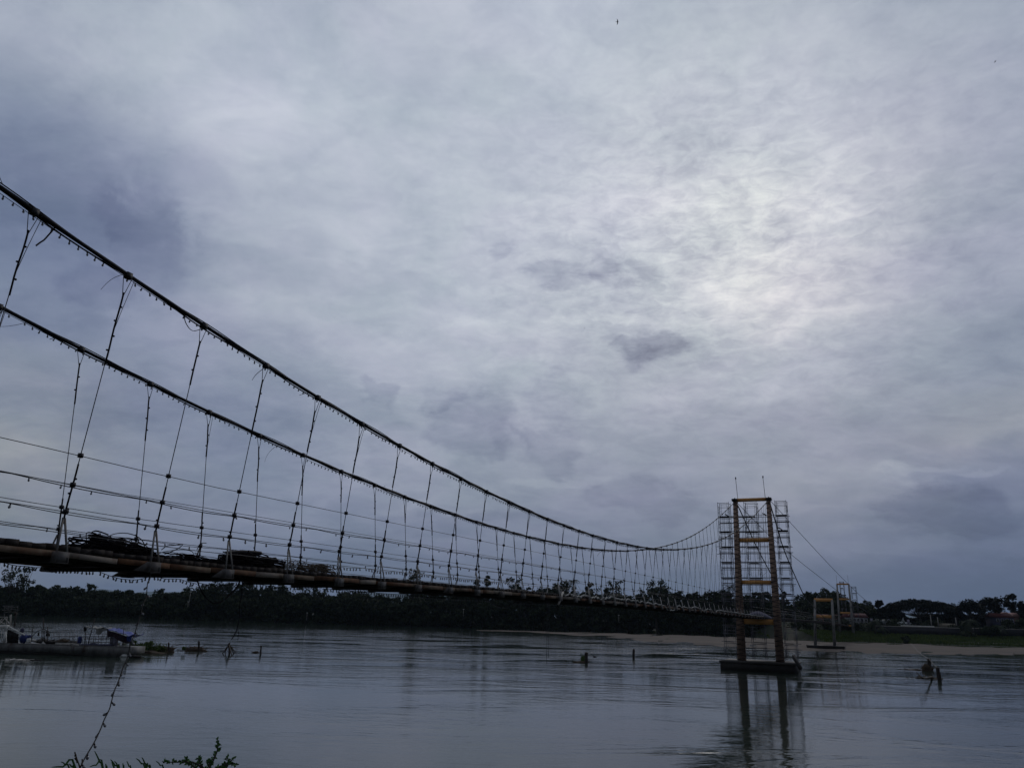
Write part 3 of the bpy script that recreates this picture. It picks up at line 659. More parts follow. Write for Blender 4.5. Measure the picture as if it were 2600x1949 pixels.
b = MB(); pts = [at_y(x, 1616+(x-2430)*.012, 272.) for x in range(2425, 2700, 25)]
for p in pts: p[2] = gz(p[0], p[1])
b.add([v for p in pts for v in ((p[0], p[1]-.5, gz(p[0], p[1]-.5)+.22), (p[0], p[1]+.5, gz(p[0], p[1]+.5)+.30))], [(2*i, 2*i+2, 2*i+3, 2*i+1) for i in range(len(pts)-1)])
tag(b.build('path', M['pathm']), kind='structure')
# ------------------------------------------------------------------ the bridge
D = 1.8; S0 = 3.611*D; ON, OF, TI = 6.62*D, 8.015*D, .1125
ST = 94.
DZ = [(-12,.95),(7.4,.92),(9,.88),(11.2,.85),(18,.89),(29,.94),(46,.94),(62,.91),(80,.80),(94,.82),(140,.9),(196,.95),(250,.7),(310,.5),(420,.1),(440,0)]
def dz_(s): return HC+pw(DZ, s)
def tilt(s, side):
    e = .0677 if side < 0 else .028
    return TI if s < 55 else TI+(e-TI)*min(1, (s-55)/(ST-55))
def off(s, z, side): return (ON if side < 0 else OF)+side*tilt(s, side)*(z-dz_(s))
CN = [(0,470),(90.5,542),(323,702),(524,832),(678,926),(807.5,1008.5),(925,1074),(1013,1128),(1097,1178),(1171,1215),(1232,1247),(1289,1274),(1340,1298),(1390,1316),(1430,1332),(1469,1346),(1503,1356),(1535,1366),(1565,1375),(1593,1381),(1618,1387),(1670,1393),(1735,1394),(1780,1387),(1830,1369),(1862,1352),(1895,1328),(1920,1303)]
CF = [(0,772),(197,884),(376,973),(525,1046),(658,1105),(772,1161),(869,1193),(957,1229),(1031,1260),(1099,1287),(1156.5,1306),(1212,1324),(1262,1340),(1307,1352),(1349,1363),(1384,1372),(1421,1382),(1455,1387),(1482,1392),(1540,1396),(1600,1395),(1670,1390),(1720,1376),(1765,1355),(1805,1330),(1835,1303)]
def fitc(px, side, top):
    S, Z = [], []
    for x, y in px:
        o = ON if side < 0 else OF
        for _ in range(12):
            p = at_o(x, y, o); s = p@A; o = off(s, p[2], side)
        S.append(s); Z.append(p[2])
    w = [1]*len(S)+[12]; S.append(ST); Z.append(top)
    return np.poly1d(np.polyfit(S, Z, 5, w=w))
ZN, ZF = fitc(CN, -1, 18.72), fitc(CF, 1, 18.72)
def cz(s, side): return float((ZN if side < 0 else ZF)(s))
def cpt(s, side): z = cz(s, side); return P(s, off(s, z, side), z)
def dpt(s, side, h=0., out=0.): z = dz_(s)+h; return P(s, off(s, z, side)+side*out, z)

br = empty('suspension_bridge', P(0, (ON+OF)/2, dz_(0)), 'long footbridge hung on two dark cables over the river, planked deck with rusty edges', 'bridge')
for side in (-1, 1):
    b = MB(); ss = list(np.arange(-4, 60, .6))+list(np.arange(60, ST+.1, 1.)); g = random.Random(side)
    b.tube([cpt(s, side) for s in ss], [.037*(1+g.uniform(-.16, .16)) for s in ss], 7)
    b.tube([cpt(s, side)+P(0, .03*math.sin(s*2.1), -.045+.02*math.cos(s*2.1)) for s in np.arange(-4, 50, .3)], .016, 4)   # cord lashed along it
    b.tube([cpt(s, side)+P(0, -.03*math.sin(s*1.3), .04+.012*math.cos(s*3.1)) for s in np.arange(-4, 40, .3)], .012, 4)
    b.build('main_cable', M['cable'], br)
# deck
b = MB(); s = -4.; g = random.Random(2)
while s < ST+1:
    w = g.uniform(.17, .24); z = dz_(s)-.045+g.uniform(-.013, .011); e1, e2 = g.uniform(-.045, .03), g.uniform(-.03, .045)
    c = P(s+w/2, (ON+OF)/2+(e1+e2)/2, z)
    b.box(c, A*(w/2-.008), B*((OF-ON)/2+.03+(e2-e1)/2), (0, 0, .04+g.uniform(-.006, .006))); s += w
b.build('deck_planking', M['plank'], br)
for o in (ON+.35, (ON+OF)/2, OF-.35):
    b = MB()
    for k in range(33): b.bar(P(-4+3*k, o, dz_(-4+3*k)-.14), P(-1+3*k-.01, o, dz_(-1+3*k)-.14), .07, .11)
    b.build('stringer', M['beam'], br)
g = random.Random(4)
for side, lim in ((-1, 64), (1, 34)):
    s = -3.7
    for k in range(lim):
        L = g.uniform(.7, 2.2) if s < 50 else g.uniform(2, 3); 
        if s+L > ST: break
        o = (ON-.05 if side < 0 else OF+.05)
        b = MB(); b.bar(P(s+.015, o, dz_(s)-.145+g.uniform(-.014, .012)), P(s+L-.015, o, dz_(s+L)-.145+g.uniform(-.014, .012)), .04, g.uniform(.085, .11), w2=.05)
        b.build('edge_board', M[g.choices(['fascia', 'fascia_pale', 'fascia_rust'], [4, 4, 3])[0]], br); s += L
# hangers, cross beams, straps
socket = None
def bulb_mb(c, up=(0, 0, 1), k=1.):
    b = MB(); u = np.asarray(up, float); c = np.asarray(c, float)
    b.tube([c, c-u*.028*k], .011*k, 5, 0)
    b.tube([c-u*.026*k, c-u*.040*k, c-u*.056*k, c-u*.068*k], [.010*k, .018*k, .017*k, .006*k], 6, 1); return b
proto_bulb = bulb_mb((0, 0, 0)); 
CLH = [1.44, .96, .53]
n_ = -2; ci = 0; farcl = MB(); g = random.Random(9); CLAMPN = 0
clamp_me = None
for n in range(-2, 48):
    s = S0+n*D; zd = dz_(s)
    if s > ST-1: break
    x0 = MB(); x0.bar(P(s, ON-.10, zd-.235), P(s, OF+.10, zd-.235), .13, .085)
    cb = x0.build('cross_beam', M['beam'], br)
    for side in (-1, 1):
        o = ON if side < 0 else OF
        bx = MB(); bx.box(P(s, o+side*.155, zd-.195), A*.12, B*.05, (0, 0, .085)); bx.box(P(s, o+side*.135, zd-.285), A*.12, B*.07, (0, 0, .004))
        if g.random() < .15: bx.add([P(s-.12, o+side*.15, zd-.11), P(s-.12, o+side*.15, zd-.28), P(s-.40, o+side*.15, zd-.28), P(s-.12, o+side*.135, zd-.11), P(s-.12, o+side*.135, zd-.28), P(s-.40, o+side*.135, zd-.28)], [(0, 1, 2), (3, 5, 4), (0, 2, 5, 3), (1, 4, 5, 2)])
        bx.build('beam_shoe', M['galvbox'], cb)
        st = MB(); topz = .44+g.uniform(-.03, .05); tp = P(s, off(s, zd+topz, side)+side*.02, zd+topz)
        for d_ in (-.12, .10): st.bar(P(s+d_, o+side*.215, zd-.27), tp+A*d_*.12, .035 if n < 13 else .06, .012, up=B)
        st.build('strap', M['galv' if n < 13 else 'strap_pale'], cb)
    for side in (-1, 1):
        if side > 0 and n > 46: continue
        c = cpt(s, side); ft = P(s, off(s, zd+.38, side)+side*.02, zd+.38); u = (c-ft); L = np.linalg.norm(u); u /= L
        join = c-u*min(.42, L*.3)
        h = MB(); rr = .0085
        h.tube([c+A*.09-[0, 0, .02], join], rr*.8, 4); h.tube([c-A*.09-[0, 0, .02], join], rr*.8, 4); h.tube([join, ft], rr, 4)
        if g.random() < .3: h.tube([c+A*.14-[0, 0, .02], join+A*.05-u*.2, join-u*.6], .006, 3)
        h.box(c-[0, 0, .01], A*.055, B*.045, (0, 0, .055), 1)
        hg = h.build('hanger', [M['wire'], M['clamp']], br)
        # dark light-cord bound round the upper and lower part of the hanger
        k = MB(); top_end = join-u*(L*g.uniform(.18, .30)); bot = ft+u*min(L*.3, g.uniform(.75, .95))
        w_ = .017 if n < 20 else .014
        def seg(p, q):
            N = max(3, int(np.linalg.norm(q-p)/.15)); pts = [p+(q-p)*i/N+A*.005*math.sin(i*1.1+n)+B*.004*math.cos(i*1.3) for i in range(N+1)]; k.tube(pts, w_, 4)
            for i in range(1, int(np.linalg.norm(q-p)/.32)+1):
                pp = p+(q-p)*i/(int(np.linalg.norm(q-p)/.32)+1); k.blob(pp+A*.026*(1 if i % 2 else -1), (.022, .022, .018), i, .1, 5, 4)
        seg(join+u*.1, top_end); seg(bot, ft-u*.05)
        k.build('wound_cord', M['cable'], hg)
        for hh in (CLH if side < 0 or n > 20 else CLH[1:]):
            if hh > L+.3: continue
            z = zd+hh; pc = ft+u*((z-ft[2])/u[2])
            if z > c[2]-.1: continue
            if CLAMPN < 100 and n < 22:
                q = MB(); q.box(pc, A*.032, B*.03, (0, 0, .036)); q.box(pc, A*.042, B*.02, (0, 0, .012)); q.tube([pc-B*.045, pc+B*.045], .011, 5); q.build('clamp', M['clamp'], hg); CLAMPN += 1
            else: farcl.box(pc, A*.03, B*.03, (0, 0, .034))
tag(farcl.build('clamp', M['clamp'], br), kind='stuff')
for side in (-1, 1):
    for hh in CLH+[.20]:
        b = MB(); pts = []
        e_ = 62 if hh > .3 else 40
        for s in np.arange(-4, e_, .9):
            sag = .008*math.sin(math.pi*((s-S0)/D % 1)); pts.append(dpt(s, side, hh-sag, .0))
        b.tube(pts, .0065, 4).build('railing_wire', M['wire'], br)

# ---- strings of light bulbs
def string(name, label, pts, sp, cordr=.006, group=None, limit=100, k=1., wob=.0, skip=0., hang=(0, 0, 1), seed=1):
    """pts: the cord; bulbs every sp metres along it"""
    pts = [np.asarray(p, float) for p in pts]; g = random.Random(seed)
    seglen = [np.linalg.norm(pts[i+1]-pts[i]) for i in range(len(pts)-1)]; tot = sum(seglen)
    e = empty(name, pts[0], label, 'string lights', group); MB().tube(pts, cordr, 4).build('cord', M['cable'], e)
    first = None; rest = MB(); n = int(tot/sp); cnt = 0; acc = 0; i = 0
    for j in range(n):
        d = (j+.5)*sp
        while i < len(seglen)-1 and acc+seglen[i] < d: acc += seglen[i]; i += 1
        p = pts[i]+(pts[i+1]-pts[i])*((d-acc)/seglen[i])
        if g.random() < skip: continue
        up = np.array([g.uniform(-.35, .35)+wob*g.uniform(-1, 1), g.uniform(-.35, .35), 1]); up = up/np.linalg.norm(up)
        if cnt < limit:
            if first is None:
                first = proto_bulb_obj(e); first.location = Vector(p-np.array(wloc(e))); o = first
            else: o = place(first, p, e)
            o.rotation_euler = Vector(up).to_track_quat('Z', 'Y').to_euler(); o.scale = (k, k, k)
        else:
            q = bulb_mb(p, up, k); rest.add(np.concatenate(q.v), q.f, 0); rest.mi[-len(q.mi):] = q.mi
        cnt += 1
    if rest.n: tag(rest.build('bulb', [M['socket'], M['bulbglass']], e), kind='stuff')
    return e
def proto_bulb_obj(e):
    b = bulb_mb(np.array(wloc(e)), (0, 0, 1), 1.); return b.build('bulb', [M['socket'], M['bulbglass']], e)
for side, lb in ((-1, 'string of small bulbs hanging under the nearer, upper bridge cable'), (1, 'string of small bulbs hanging under the farther, lower bridge cable')):
    pts = []
    for s in np.arange(3.5 if side < 0 else 6, 46, .25): pts.append(cpt(s, side)+[0, 0, -.058-.03*abs(math.sin(s*.9+side))*(math.sin(s*.37) > .1)])
    string('string_light', lb, pts, .165, group='bulb strings on the bridge', skip=.07, seed=5+side, k=1.0)
def rails(side, h, s0, s1): return [dpt(s, side, h-.012-.03*abs(math.sin(s*1.3)), .0) for s in np.arange(s0, s1, .3)]
string('string_light', 'loose string with few bulbs along the second lowest handrail wire of the near side', rails(-1, CLH[2], 4, 30), .62, .0065, 'bulb strings on the bridge', skip=.25, seed=21, k=1.15)
string('string_light', 'loose string with few bulbs along the middle handrail wire of the near side', rails(-1, CLH[1], 4, 34), .55, .008, 'bulb strings on the bridge', skip=.35, seed=22, k=.9)
string('string_light', 'string with few bulbs along the handrail wire of the far side', rails(1, CLH[2], 6, 34), .7, .006, 'bulb strings on the bridge', skip=.3, seed=23)
string('string_light', 'row of closely spaced bulbs low over the far deck edge behind the pale tangle', [dpt(s, 1, .42-.05*abs(math.sin(s*1.7)), .02) for s in np.arange(15.5, 30, .2)], .16, .006, 'bulb strings on the bridge', skip=.05, seed=24, k=1.25)
def pxl(lst, o): return [at_o(x, y, o) for x, y in lst]
def smooth(pts, n=4):
    pts = [np.asarray(p, float) for p in pts]; out = []
    for i in range(len(pts)-1):
        p0 = pts[max(i-1, 0)]; p1 = pts[i]; p2 = pts[i+1]; p3 = pts[min(i+2, len(pts)-1)]
        for k in range(n):
            t = k/n; out.append(.5*((2*p1)+(-p0+p2)*t+(2*p0-5*p1+4*p2-p3)*t*t+(-p0+3*p1-3*p2+p3)*t**3))
    return out+[pts[-1]]
string('string_light', 'bulb string sagging below the deck at the left, above the barge', smooth(pxl([(-40,1424),(9,1428),(28,1433),(47,1436),(68,1437),(86,1440),(105,1440),(123,1442),(150,1446),(191,1446),(210,1449),(226,1450),(243,1449)], 13.6)), .075, .006, 'bulb strings under the deck', seed=31)
string('string_light', 'bulb string in a shallow loop below the deck left of the hanging hose', smooth(pxl([(250,1450),(273,1459),(288,1464),(303,1468),(318,1470),(332,1471),(348,1471),(363,1468),(380,1464),(404,1465),(419,1469),(433,1469),(447,1469),(458,1470),(470,1474),(484,1478),(500,1482)], 13.2)), .095, .006, 'bulb strings under the deck', seed=32)
string('string_light', 'bulb string tangled below the deck around the hanging hose', smooth(pxl([(500,1478),(520,1482),(545,1486),(570,1484),(600,1478),(630,1480),(665,1484),(700,1489),(740,1491),(780,1487),(810,1488)], 13.3)), .11, .006, 'bulb strings under the deck', seed=33)
string('string_light', 'long dotted row of bulbs below the deck at mid span with one drooping loop', smooth(pxl([(820,1494),(900,1500),(987,1507),(1050,1511),(1112,1516),(1180,1519),(1236,1522),(1248,1529),(1262,1536),(1280,1539),(1293,1536),(1306,1529),(1340,1529),(1410,1532),(1500,1537)], 12.6)), .12, .006, 'bulb strings under the deck', seed=34, limit=90, k=1.1)
hp = [(375,1437),(382,1463),(375,1479),(373,1497),(372,1515),(363,1532),(357,1559),(350,1582),(341,1611),(332,1632),(325,1664),(317,1684),(309,1704),(301,1728),(291,1751),(284,1776),(278,1799),(265,1825),(257,1846),(246,1870),(235,1891),(219,1917),(207,1940),(200,1960),(190,1995)]
hpts = [at_d(x, y, 15.6-4.2*i/(len(hp)-1)) for i, (x, y) in enumerate(hp)]
hpts.append(hpts[-1]+np.array([-.1, -.2, -1.6]))
string('string_light', 'single bulb string hanging from the deck edge past the barge down to the grass', smooth(hpts, 3), .235, .0085, seed=41, k=1.05, wob=1.6, limit=60)

# ---- loose straps and ends on the cables
def strap(label, px, side, r=.008, group='loose ends hanging from the bridge cables', flat=False):
    base = px[0]; o = ON if side < 0 else OF
    for _ in range(10): p = at_o(*base, o); o = off(p@A, p[2], side)
    pts = smooth([at_o(x, y, o) for x, y in px], 4)
    b = MB()
    if flat:
        for i in range(len(pts)-1): b.bar(pts[i], pts[i+1], .024, .006, up=B)
    else: b.tube(pts, [r*(1-.4*i/len(pts)) for i in range(len(pts))], 4)
    tag(b.build('loose_strap', M['cable']), label, 'loose strap', group)
strap('flat strap end drooping from the upper cable, first from the left', [(143,573),(131,588),(122,598),(112,609),(103,615),(91,624)], -1, flat=True)
strap('thin wire end below the upper cable, left of its second hanger', [(314,696),(290,705),(272,718),(256,735)], -1, .005)
strap('curved strap loop under the upper cable beside its third hanger', [(470,797),(469,810),(473,822),(482,835),(493,840),(508,836),(524,830)], -1, .010)
strap('short strap end by the fourth hanger of the upper cable', [(674,932),(660,942),(648,953),(640,965)], -1, .008)
strap('short strap end left of the fifth hanger of the upper cable', [(799,1000),(780,998),(760,1003)], -1, .007)
strap('curled wire at the top left where the upper cable leaves the view', [(8,470),(4,462),(0,452),(-4,440)], -1, .007)
strap('thin wire running left from the lower cable at the left edge', [(75,817),(45,824),(20,828),(-6,829)], 1, .005)
strap('short frayed end under the lower cable near the left edge', [(150,853),(140,857),(126,861)], 1, .010)
strap('long curved wire hanging under the lower cable between its fifth and sixth hangers', [(714,1127),(700,1133),(686,1145),(677,1158),(672,1172)], 1, .006)
strap('short end under the lower cable right of mid span', [(978,1233),(970,1240),(964,1246)], 1, .007)
strap('small stick end under the upper cable near mid span', [(990,1112),(978,1118),(968,1120)], -1, .007)
strap('pale curled end below the lower cable left of the low point', [(1446,1383),(1440,1388),(1441,1392)], 1, .012)
strap('wire end below the lower cable near its low point', [(1530,1396),(1522,1403),(1516,1411)], 1, .012)

# ---- heaps of cable left on the deck
def heap(name, label, s0, s1, o0, o1, h, n, r, m, seed, dense=.5, cat='cable heap'):
    g = random.Random(seed); b = MB()
    for i in range(n):
        cs = g.uniform(s0, s1); t = (cs-s0)/(s1-s0); env = math.sin(math.pi*min(1, max(.06, t)))**.6
        a_, b2 = g.uniform(.3, .8)*min(1, (s1-s0)/1.6), g.uniform(.2, .6); co = g.uniform(o0+.2, o1-.2); ph = g.uniform(0, 6.3); zt = g.random()**(.8 if dense > .4 else .5)*h*env; tl = g.uniform(-.35, .35); arc = g.uniform(2.5, 6.5)
        pts = []
        for k in range(15):
            th = ph+arc*k/14; s = min(max(cs+a_*math.cos(th), s0-.2), s1+.2); o_ = min(max(co+b2*math.sin(th), o0), o1)
            z = dz_(s)+.03+zt+tl*h*math.cos(th)*.6+g.uniform(-.012, .012); pts.append(P(s*o_/ON, o_, max(z, dz_(s)+r)))
        b.tube(smooth(pts, 2), r*g.uniform(.7, 1.25), 4)
    for i in range(7 if r >= .009 and dense < .8 else 2):       # springy loops arching above the rest
        s_a = g.uniform(s0, s0+(s1-s0)*.7); Ls = g.uniform(.35, .9); oo = g.uniform(o0+.2, o1-.3); hh = h*g.uniform(.9, 1.35)
        b.tube(smooth([P(min(s_a+Ls*k/8, s1+.1)*oo/ON, oo+.25*math.sin(k*.5+i), dz_(s_a)+.05+hh*math.sin(math.pi*k/8)**.7) for k in range(9)], 2), r*.75, 4)
    if dense >= .5:
        k = 7
        for i in range(k):
            s = s0+(s1-s0)*(i+.5)/k; e_ = math.sin(math.pi*(i+.5)/k)**.6
            c = P(s*1.075, (o0+o1)/2, dz_(s)+.03)
            b.blob(c, ((s1-s0)/k*.95, (o1-o0)*.42, h*dense*.75*e_+.03), seed+i, .22, 10, 7)
    return tag(b.build(name, M['heapcable' if m == 'cable' else m]), label, cat, 'cable heaps on the bridge deck')
heap('cable_heap', 'big springy heap of black cable coils on the deck, leftmost', 8.7, 10.05, 12.0, 13.9, .27, 60, .012, 'cable', 61, .55)
heap('cable_heap', 'sparse curls of black cable with loose loops, between the two big heaps', 10.25, 11.75, 12.0, 13.9, .12, 34, .009, 'cable', 62, .5)
heap('cable_heap', 'dense dark mound of cables and cloth on the deck with a roll on top', 11.95, 13.5, 12.0, 14.0, .27, 56, .014, 'cable', 63, 1.0)
heap('wire_tangle', 'low pale tangle of wire offcuts on the deck, right of the dark mound', 14.35, 15.35, 12.0, 13.4, .18, 46, .007, 'debris', 64, .4, 'wire tangle')
heap('wire_tangle', 'small tangle of wire beside the bracket right of the dark mound', 13.75, 14.1, 12.0, 13.2, .18, 20, .006, 'debris', 65, .4, 'wire tangle')
b = MB(); b.tube(smooth([at_o(x, y, 12.9) for x, y in ((580,1403),(610,1401),(640,1402),(662,1404))]), .045, 8); tag(b.build('rolled_cloth', M['cable']), 'dark rolled cloth lying on top of the dense mound', 'roll')
b = MB(); b.tube(smooth([at_o(x, y, 12.3) for x, y in ((500,1396),(506,1382),(514,1378),(524,1378))]), .008, 4)
b.tube(smooth([at_o(x, y, 12.3) for x, y in ((410,1395),(425,1385),(445,1383),(463,1381),(455,1390),(430,1402),(418,1406))]), .009, 4)
tag(b.build('loose_cable', M['cable']), 'single springy cable loops standing up from the sparse curls', 'cable')
z6 = lambda *l: [(1400+x/3.684, 1300+y/3.684) for x, y in l]
b = MB(); g = random.Random(3)
pts = smooth([at_o(x, y, ON-.08) for x, y in z6((110,750),(130,775),(165,765),(200,772),(240,800),(300,772),(330,790),(350,797),(400,795),(440,803),(480,808),(520,797),(600,805),(650,818),(700,812),(760,822),(850,838),(900,846),(1000,858),(1050,866),(1075,895),(1110,915),(1150,908),(1180,884),(1230,887),(1290,886),(1360,893),(1400,905),(1430,930),(1450,905),(1500,912),(1530,940),(1560,915),(1620,922),(1700,935),(1790,950),(1900,965),(2000,980))], 4)
b.tube([p+A*g.uniform(-.1, .1)+np.array([0, 0, g.uniform(-.06, .06)]) for p in pts], [.02+.03*g.random() for p in pts], 5)
tag(b.build('draped_rope', M['rope']), 'thick pale rope draped along the far half of the near deck edge', 'rope')
b = MB(); b.bar(at_o(1430, 1502, ON-.1), at_o(1418, 1534, ON-.2), .07, .05); tag(b.build('leaning_plank', M['pale']), 'pale plank leaning steeply against the deck edge near mid span', 'plank')
b = MB(); b.tube(smooth([at_s(x, y, 90.) for x, y in ((1905,1562),(1925,1558),(1950,1566),(1960,1569))]), [.25, .35, .22, .1], 6); tag(b.build('blue_bundle', M['greybox']), 'pale bluish bundle lying on the deck between the tower legs', 'bundle')
z4 = lambda *l: [(450+x/4.022, 1300+y/4.022) for x, y in l]
b = MB(); b.tube(smooth([at_o(x, y, 12.1) for x, y in z4((205,640),(205,690),(240,790),(300,880),(370,925),(440,915),(520,860),(600,770),(645,690),(650,640))]), .014, 5); tag(b.build('hose_loop', M['cable']), 'black hose sagging in a wide loop below the deck', 'hose')
b = MB(); b.tube(smooth([at_o(x, y, 12.1) for x, y in z4((672,640),(668,700),(655,850),(637,950),(637,1040),(622,1140),(600,1220),(575,1265),(555,1300))]), .011, 5)
b.tube(smooth([at_o(x, y, 12.1) for x, y in z4((612,1190),(628,1230),(626,1260),(615,1305))]), .007, 4); tag(b.build('hanging_cable', M['cable']), 'straight black cable hanging from the deck with a split lower end', 'cable')
for x, lb in ((1388, 'left of two thin wires hanging from mid deck to the water'), (1393, 'right of two thin wires hanging from mid deck to the water')):
    b = MB(); b.tube([at_o(x+1, 1512, ON), at_o(x, 1684 if x == 1388 else 1668, ON)], .009, 4); tag(b.build('hanging_wire', M['wire']), lb, 'wire', 'two thin wires hanging to the water')

# ------------------------------------------------------------------ towers
def tower(name, label, s, L, R_, zb, zt, beams, wrap=False, mleg='concrete_far', cap=None, ant=None, depth=.7, group=None):
    """L, R_ = ((off bottom, width bottom), (off top, width top)) of the two legs"""
    e = empty(name, P(s, (L[0][0]+R_[0][0])/2, 0), label, 'bridge tower', group)
    for (ob, wb), (ot, wt) in (L, R_):
        b = MB(); b.bar(P(s, ob, zb), P(s, ot, zt), wb, depth, up=A, w2=wt, h2=depth*.75)
        leg = b.build('leg', M[mleg], e)
        if wrap:
            k = MB(); H_ = zt-zb
            for hand, ph in ((1, 0), (-1, 2)):
                pts = []; N = int(H_/.13)
                for i in range(N+1):
                    t = i/N; o_ = ob+(ot-ob)*t; w = (wb+(wt-wb)*t)/2+.02; d2 = (depth*(1-.25*t))/2+.02; c = [(-1, -1), (1, -1), (1, 1), (-1, 1)][(hand*i+ph) % 4]
                    pts.append(P(s+c[1]*d2, o_+c[0]*w, zb+H_*t+rnd.uniform(-.05, .05)))
                k.tube(pts, .026, 4)
            k.build('wrapped_cord', M['cable'], leg)
    for z0, z1 in beams:
        def o_at(q, z): t = (z-zb)/(zt-zb); return q[0][0]+(q[1][0]-q[0][0])*t, q[0][1]+(q[1][1]-q[0][1])*t
        zc = (z0+z1)/2; ol, wl = o_at(L, zc); or_, wr = o_at(R_, zc); top = z1 > zt
        b = MB(); a_, b_ = (ol-wl/2+.03, or_+wr/2-.03) if not top else (ol+wl*.3, or_-wr*.3)
        b.bar(P(s, a_, zc), P(s, b_, zc), depth*.55, z1-z0)
        for o_ in np.linspace(a_, b_, 3)[1:-1] if not top else (): b.box(P(s-depth*.28, o_, zc), A*.03, B*.07, (0, 0, (z1-z0)/2-.003))
        b.build('cross_beam', M['orange'], e)
    if cap:
        o0, o1, s0, s1, z1 = cap; b = MB(); g = random.Random(int(s))
        b.box(P((s0+s1)/2, (o0+o1)/2, z1/2-.05), A*(s1-s0)/2, B*(o1-o0)/2, (0, 0, z1/2+.05)); b.box(P((s0+s1)/2, (o0+o1)/2, z1-.12), A*((s1-s0)/2+.12), B*((o1-o0)/2+.10), (0, 0, .10))
        b.build('pile_cap', M['cap'], e)
    return e
TW = tower('bridge_tower', 'tall H-shaped main tower with orange beams and cord wrapped legs rising from the river', ST, ((15.04, .88), (14.79, .45)), ((10.92, .86), (11.04, .43)), .95, 18.72, [(4.85, 5.43), (9.19, 9.65), (13.94, 14.39), (18.66, 19.02)], True, 'concrete', (9.2, 17.0, 91.6, 97.6, .95))
for o_ in (14.85, 10.98):
    b = MB(); b.box(P(ST, o_, 18.85), A*.45, B*.3, (0, 0, .13)); b.tube([P(ST-.5, o_, 18.84), P(ST, o_, 19.06), P(ST+.5, o_, 18.84)], .09, 6); b.build('cable_saddle', M['cap'], TW)
for o1, o2 in ((14.49, 14.60), (11.36, 11.47)):
    b = MB(); b.tube([P(ST, o1, 19.0), P(ST, o2, 21.4)], .03, 5); b.tube([P(ST, o2, 21.35), P(ST, o2, 21.6)], .07, 6); b.build('lightning_rod', M['wire'], TW)
tower('portal_frame', 'squat pier frame with two orange beams right of the main tower', 196., ((14.95, .62), (14.3, .42)), ((10.9, .62), (10.63, .48)), .7, 10.6, [(6.6, 7.25), (10.2, 10.9)], False, 'concrete_far', (8.9, 16.5, 192, 200, .7), group='smaller frames of the bridge')
T2 = tower('bridge_tower', 'distant second bridge tower with slender legs and ochre beams behind the squat frame', 310., ((15.1, .85), (14.65, .55)), ((10.7, .95), (10.75, .6)), .6, 19.4, [(4.9, 5.5), (9.2, 9.8), (13.9, 14.5), (19.2, 19.7)], False, 'concrete_far', (8.7, 17., 306, 314, .7))
tower('portal_frame', 'farthest small frame with two pale beams right of the second tower', 410., ((15.2, .9), (14.6, .6)), ((10.4, .9), (10.7, .7)), 1.5, 11.2, [(6.7, 7.4), (10.7, 11.4)], False, 'concrete_far', None, group='smaller frames of the bridge')
for o_ in (14.6, 10.8):
    b = MB(); b.tube([P(310, o_, 19.6), P(310, o_+.1, 22.6)], .04, 4); b.build('lightning_rod', M['wire'], T2)

# ---- scaffolding
def scaffold(name, label, s, o0, o1, zb, zt, lift, r, group, dep=1.2, rails_=None, dense=True):
    e = empty(name, P(s, (o0+o1)/2, zb), label, 'scaffold', group); g = random.Random(int(o0*10)); n = int(round((zt-zb)/lift))
    for k in range(n):
        z = zb+k*lift; z2 = z+lift-.02; b = MB()
        for ss in (s, s+dep):
            for o_ in (o0, o1): b.tube([P(ss, o_, z), P(ss, o_, z2)], r, 4)
            b.tube([P(ss, o0, z2-.12), P(ss, o1, z2-.12)], r, 4); b.tube([P(ss, o0, z2-.55), P(ss, o1, z2-.55)], r*.7, 4)
            for f_ in (.16, .84):            # inner ladder stiles of the frame
                o_ = o0+(o1-o0)*f_; b.tube([P(ss, o_, z+.3), P(ss, o_, z2-.12)], r*.6, 4)
                for hh in (.5, .8, 1.1): b.tube([P(ss, o_, z+hh), P(ss, o0 if f_ < .5 else o1, z+hh)], r*.5, 3)
        for o_ in (o0, o1):
            b.tube([P(s, o_, z+.15), P(s+dep, o_, z2-.25)], r*.5, 3); b.tube([P(s+dep, o_, z+.15), P(s, o_, z2-.25)], r*.5, 3)
        b.build('frame', M['scaf'], e)
        if k < n-1:
            b = MB(); b.box(P(s+dep/2+g.uniform(-.05, .05), (o0+o1)/2+g.uniform(-.2, .2), z2+.03), A*(dep/2-.1), B*((o1-o0)/2+g.uniform(.0, .25)), (0, 0, .035)); b.build('platform', M['scafdeck'], e)
    return e, n
SZ = 1.08
grp = 'scaffold columns round the main tower'
e1, n = scaffold('scaffold', 'left scaffold column of the main tower, standing clear of its left leg', 95.0, 17.05, 15.75, SZ, 18.85, 1.777, .028, grp)
e2, n = scaffold('scaffold', 'middle scaffold column seen between the legs of the main tower', 95.4, 14.05, 12.6, SZ, 18.85, 1.777, .028, grp)
e3, n = scaffold('scaffold', 'right scaffold column of the main tower, outside its right leg', 95.0, 10.46, 9.2, SZ, 18.85, 1.777, .028, grp)
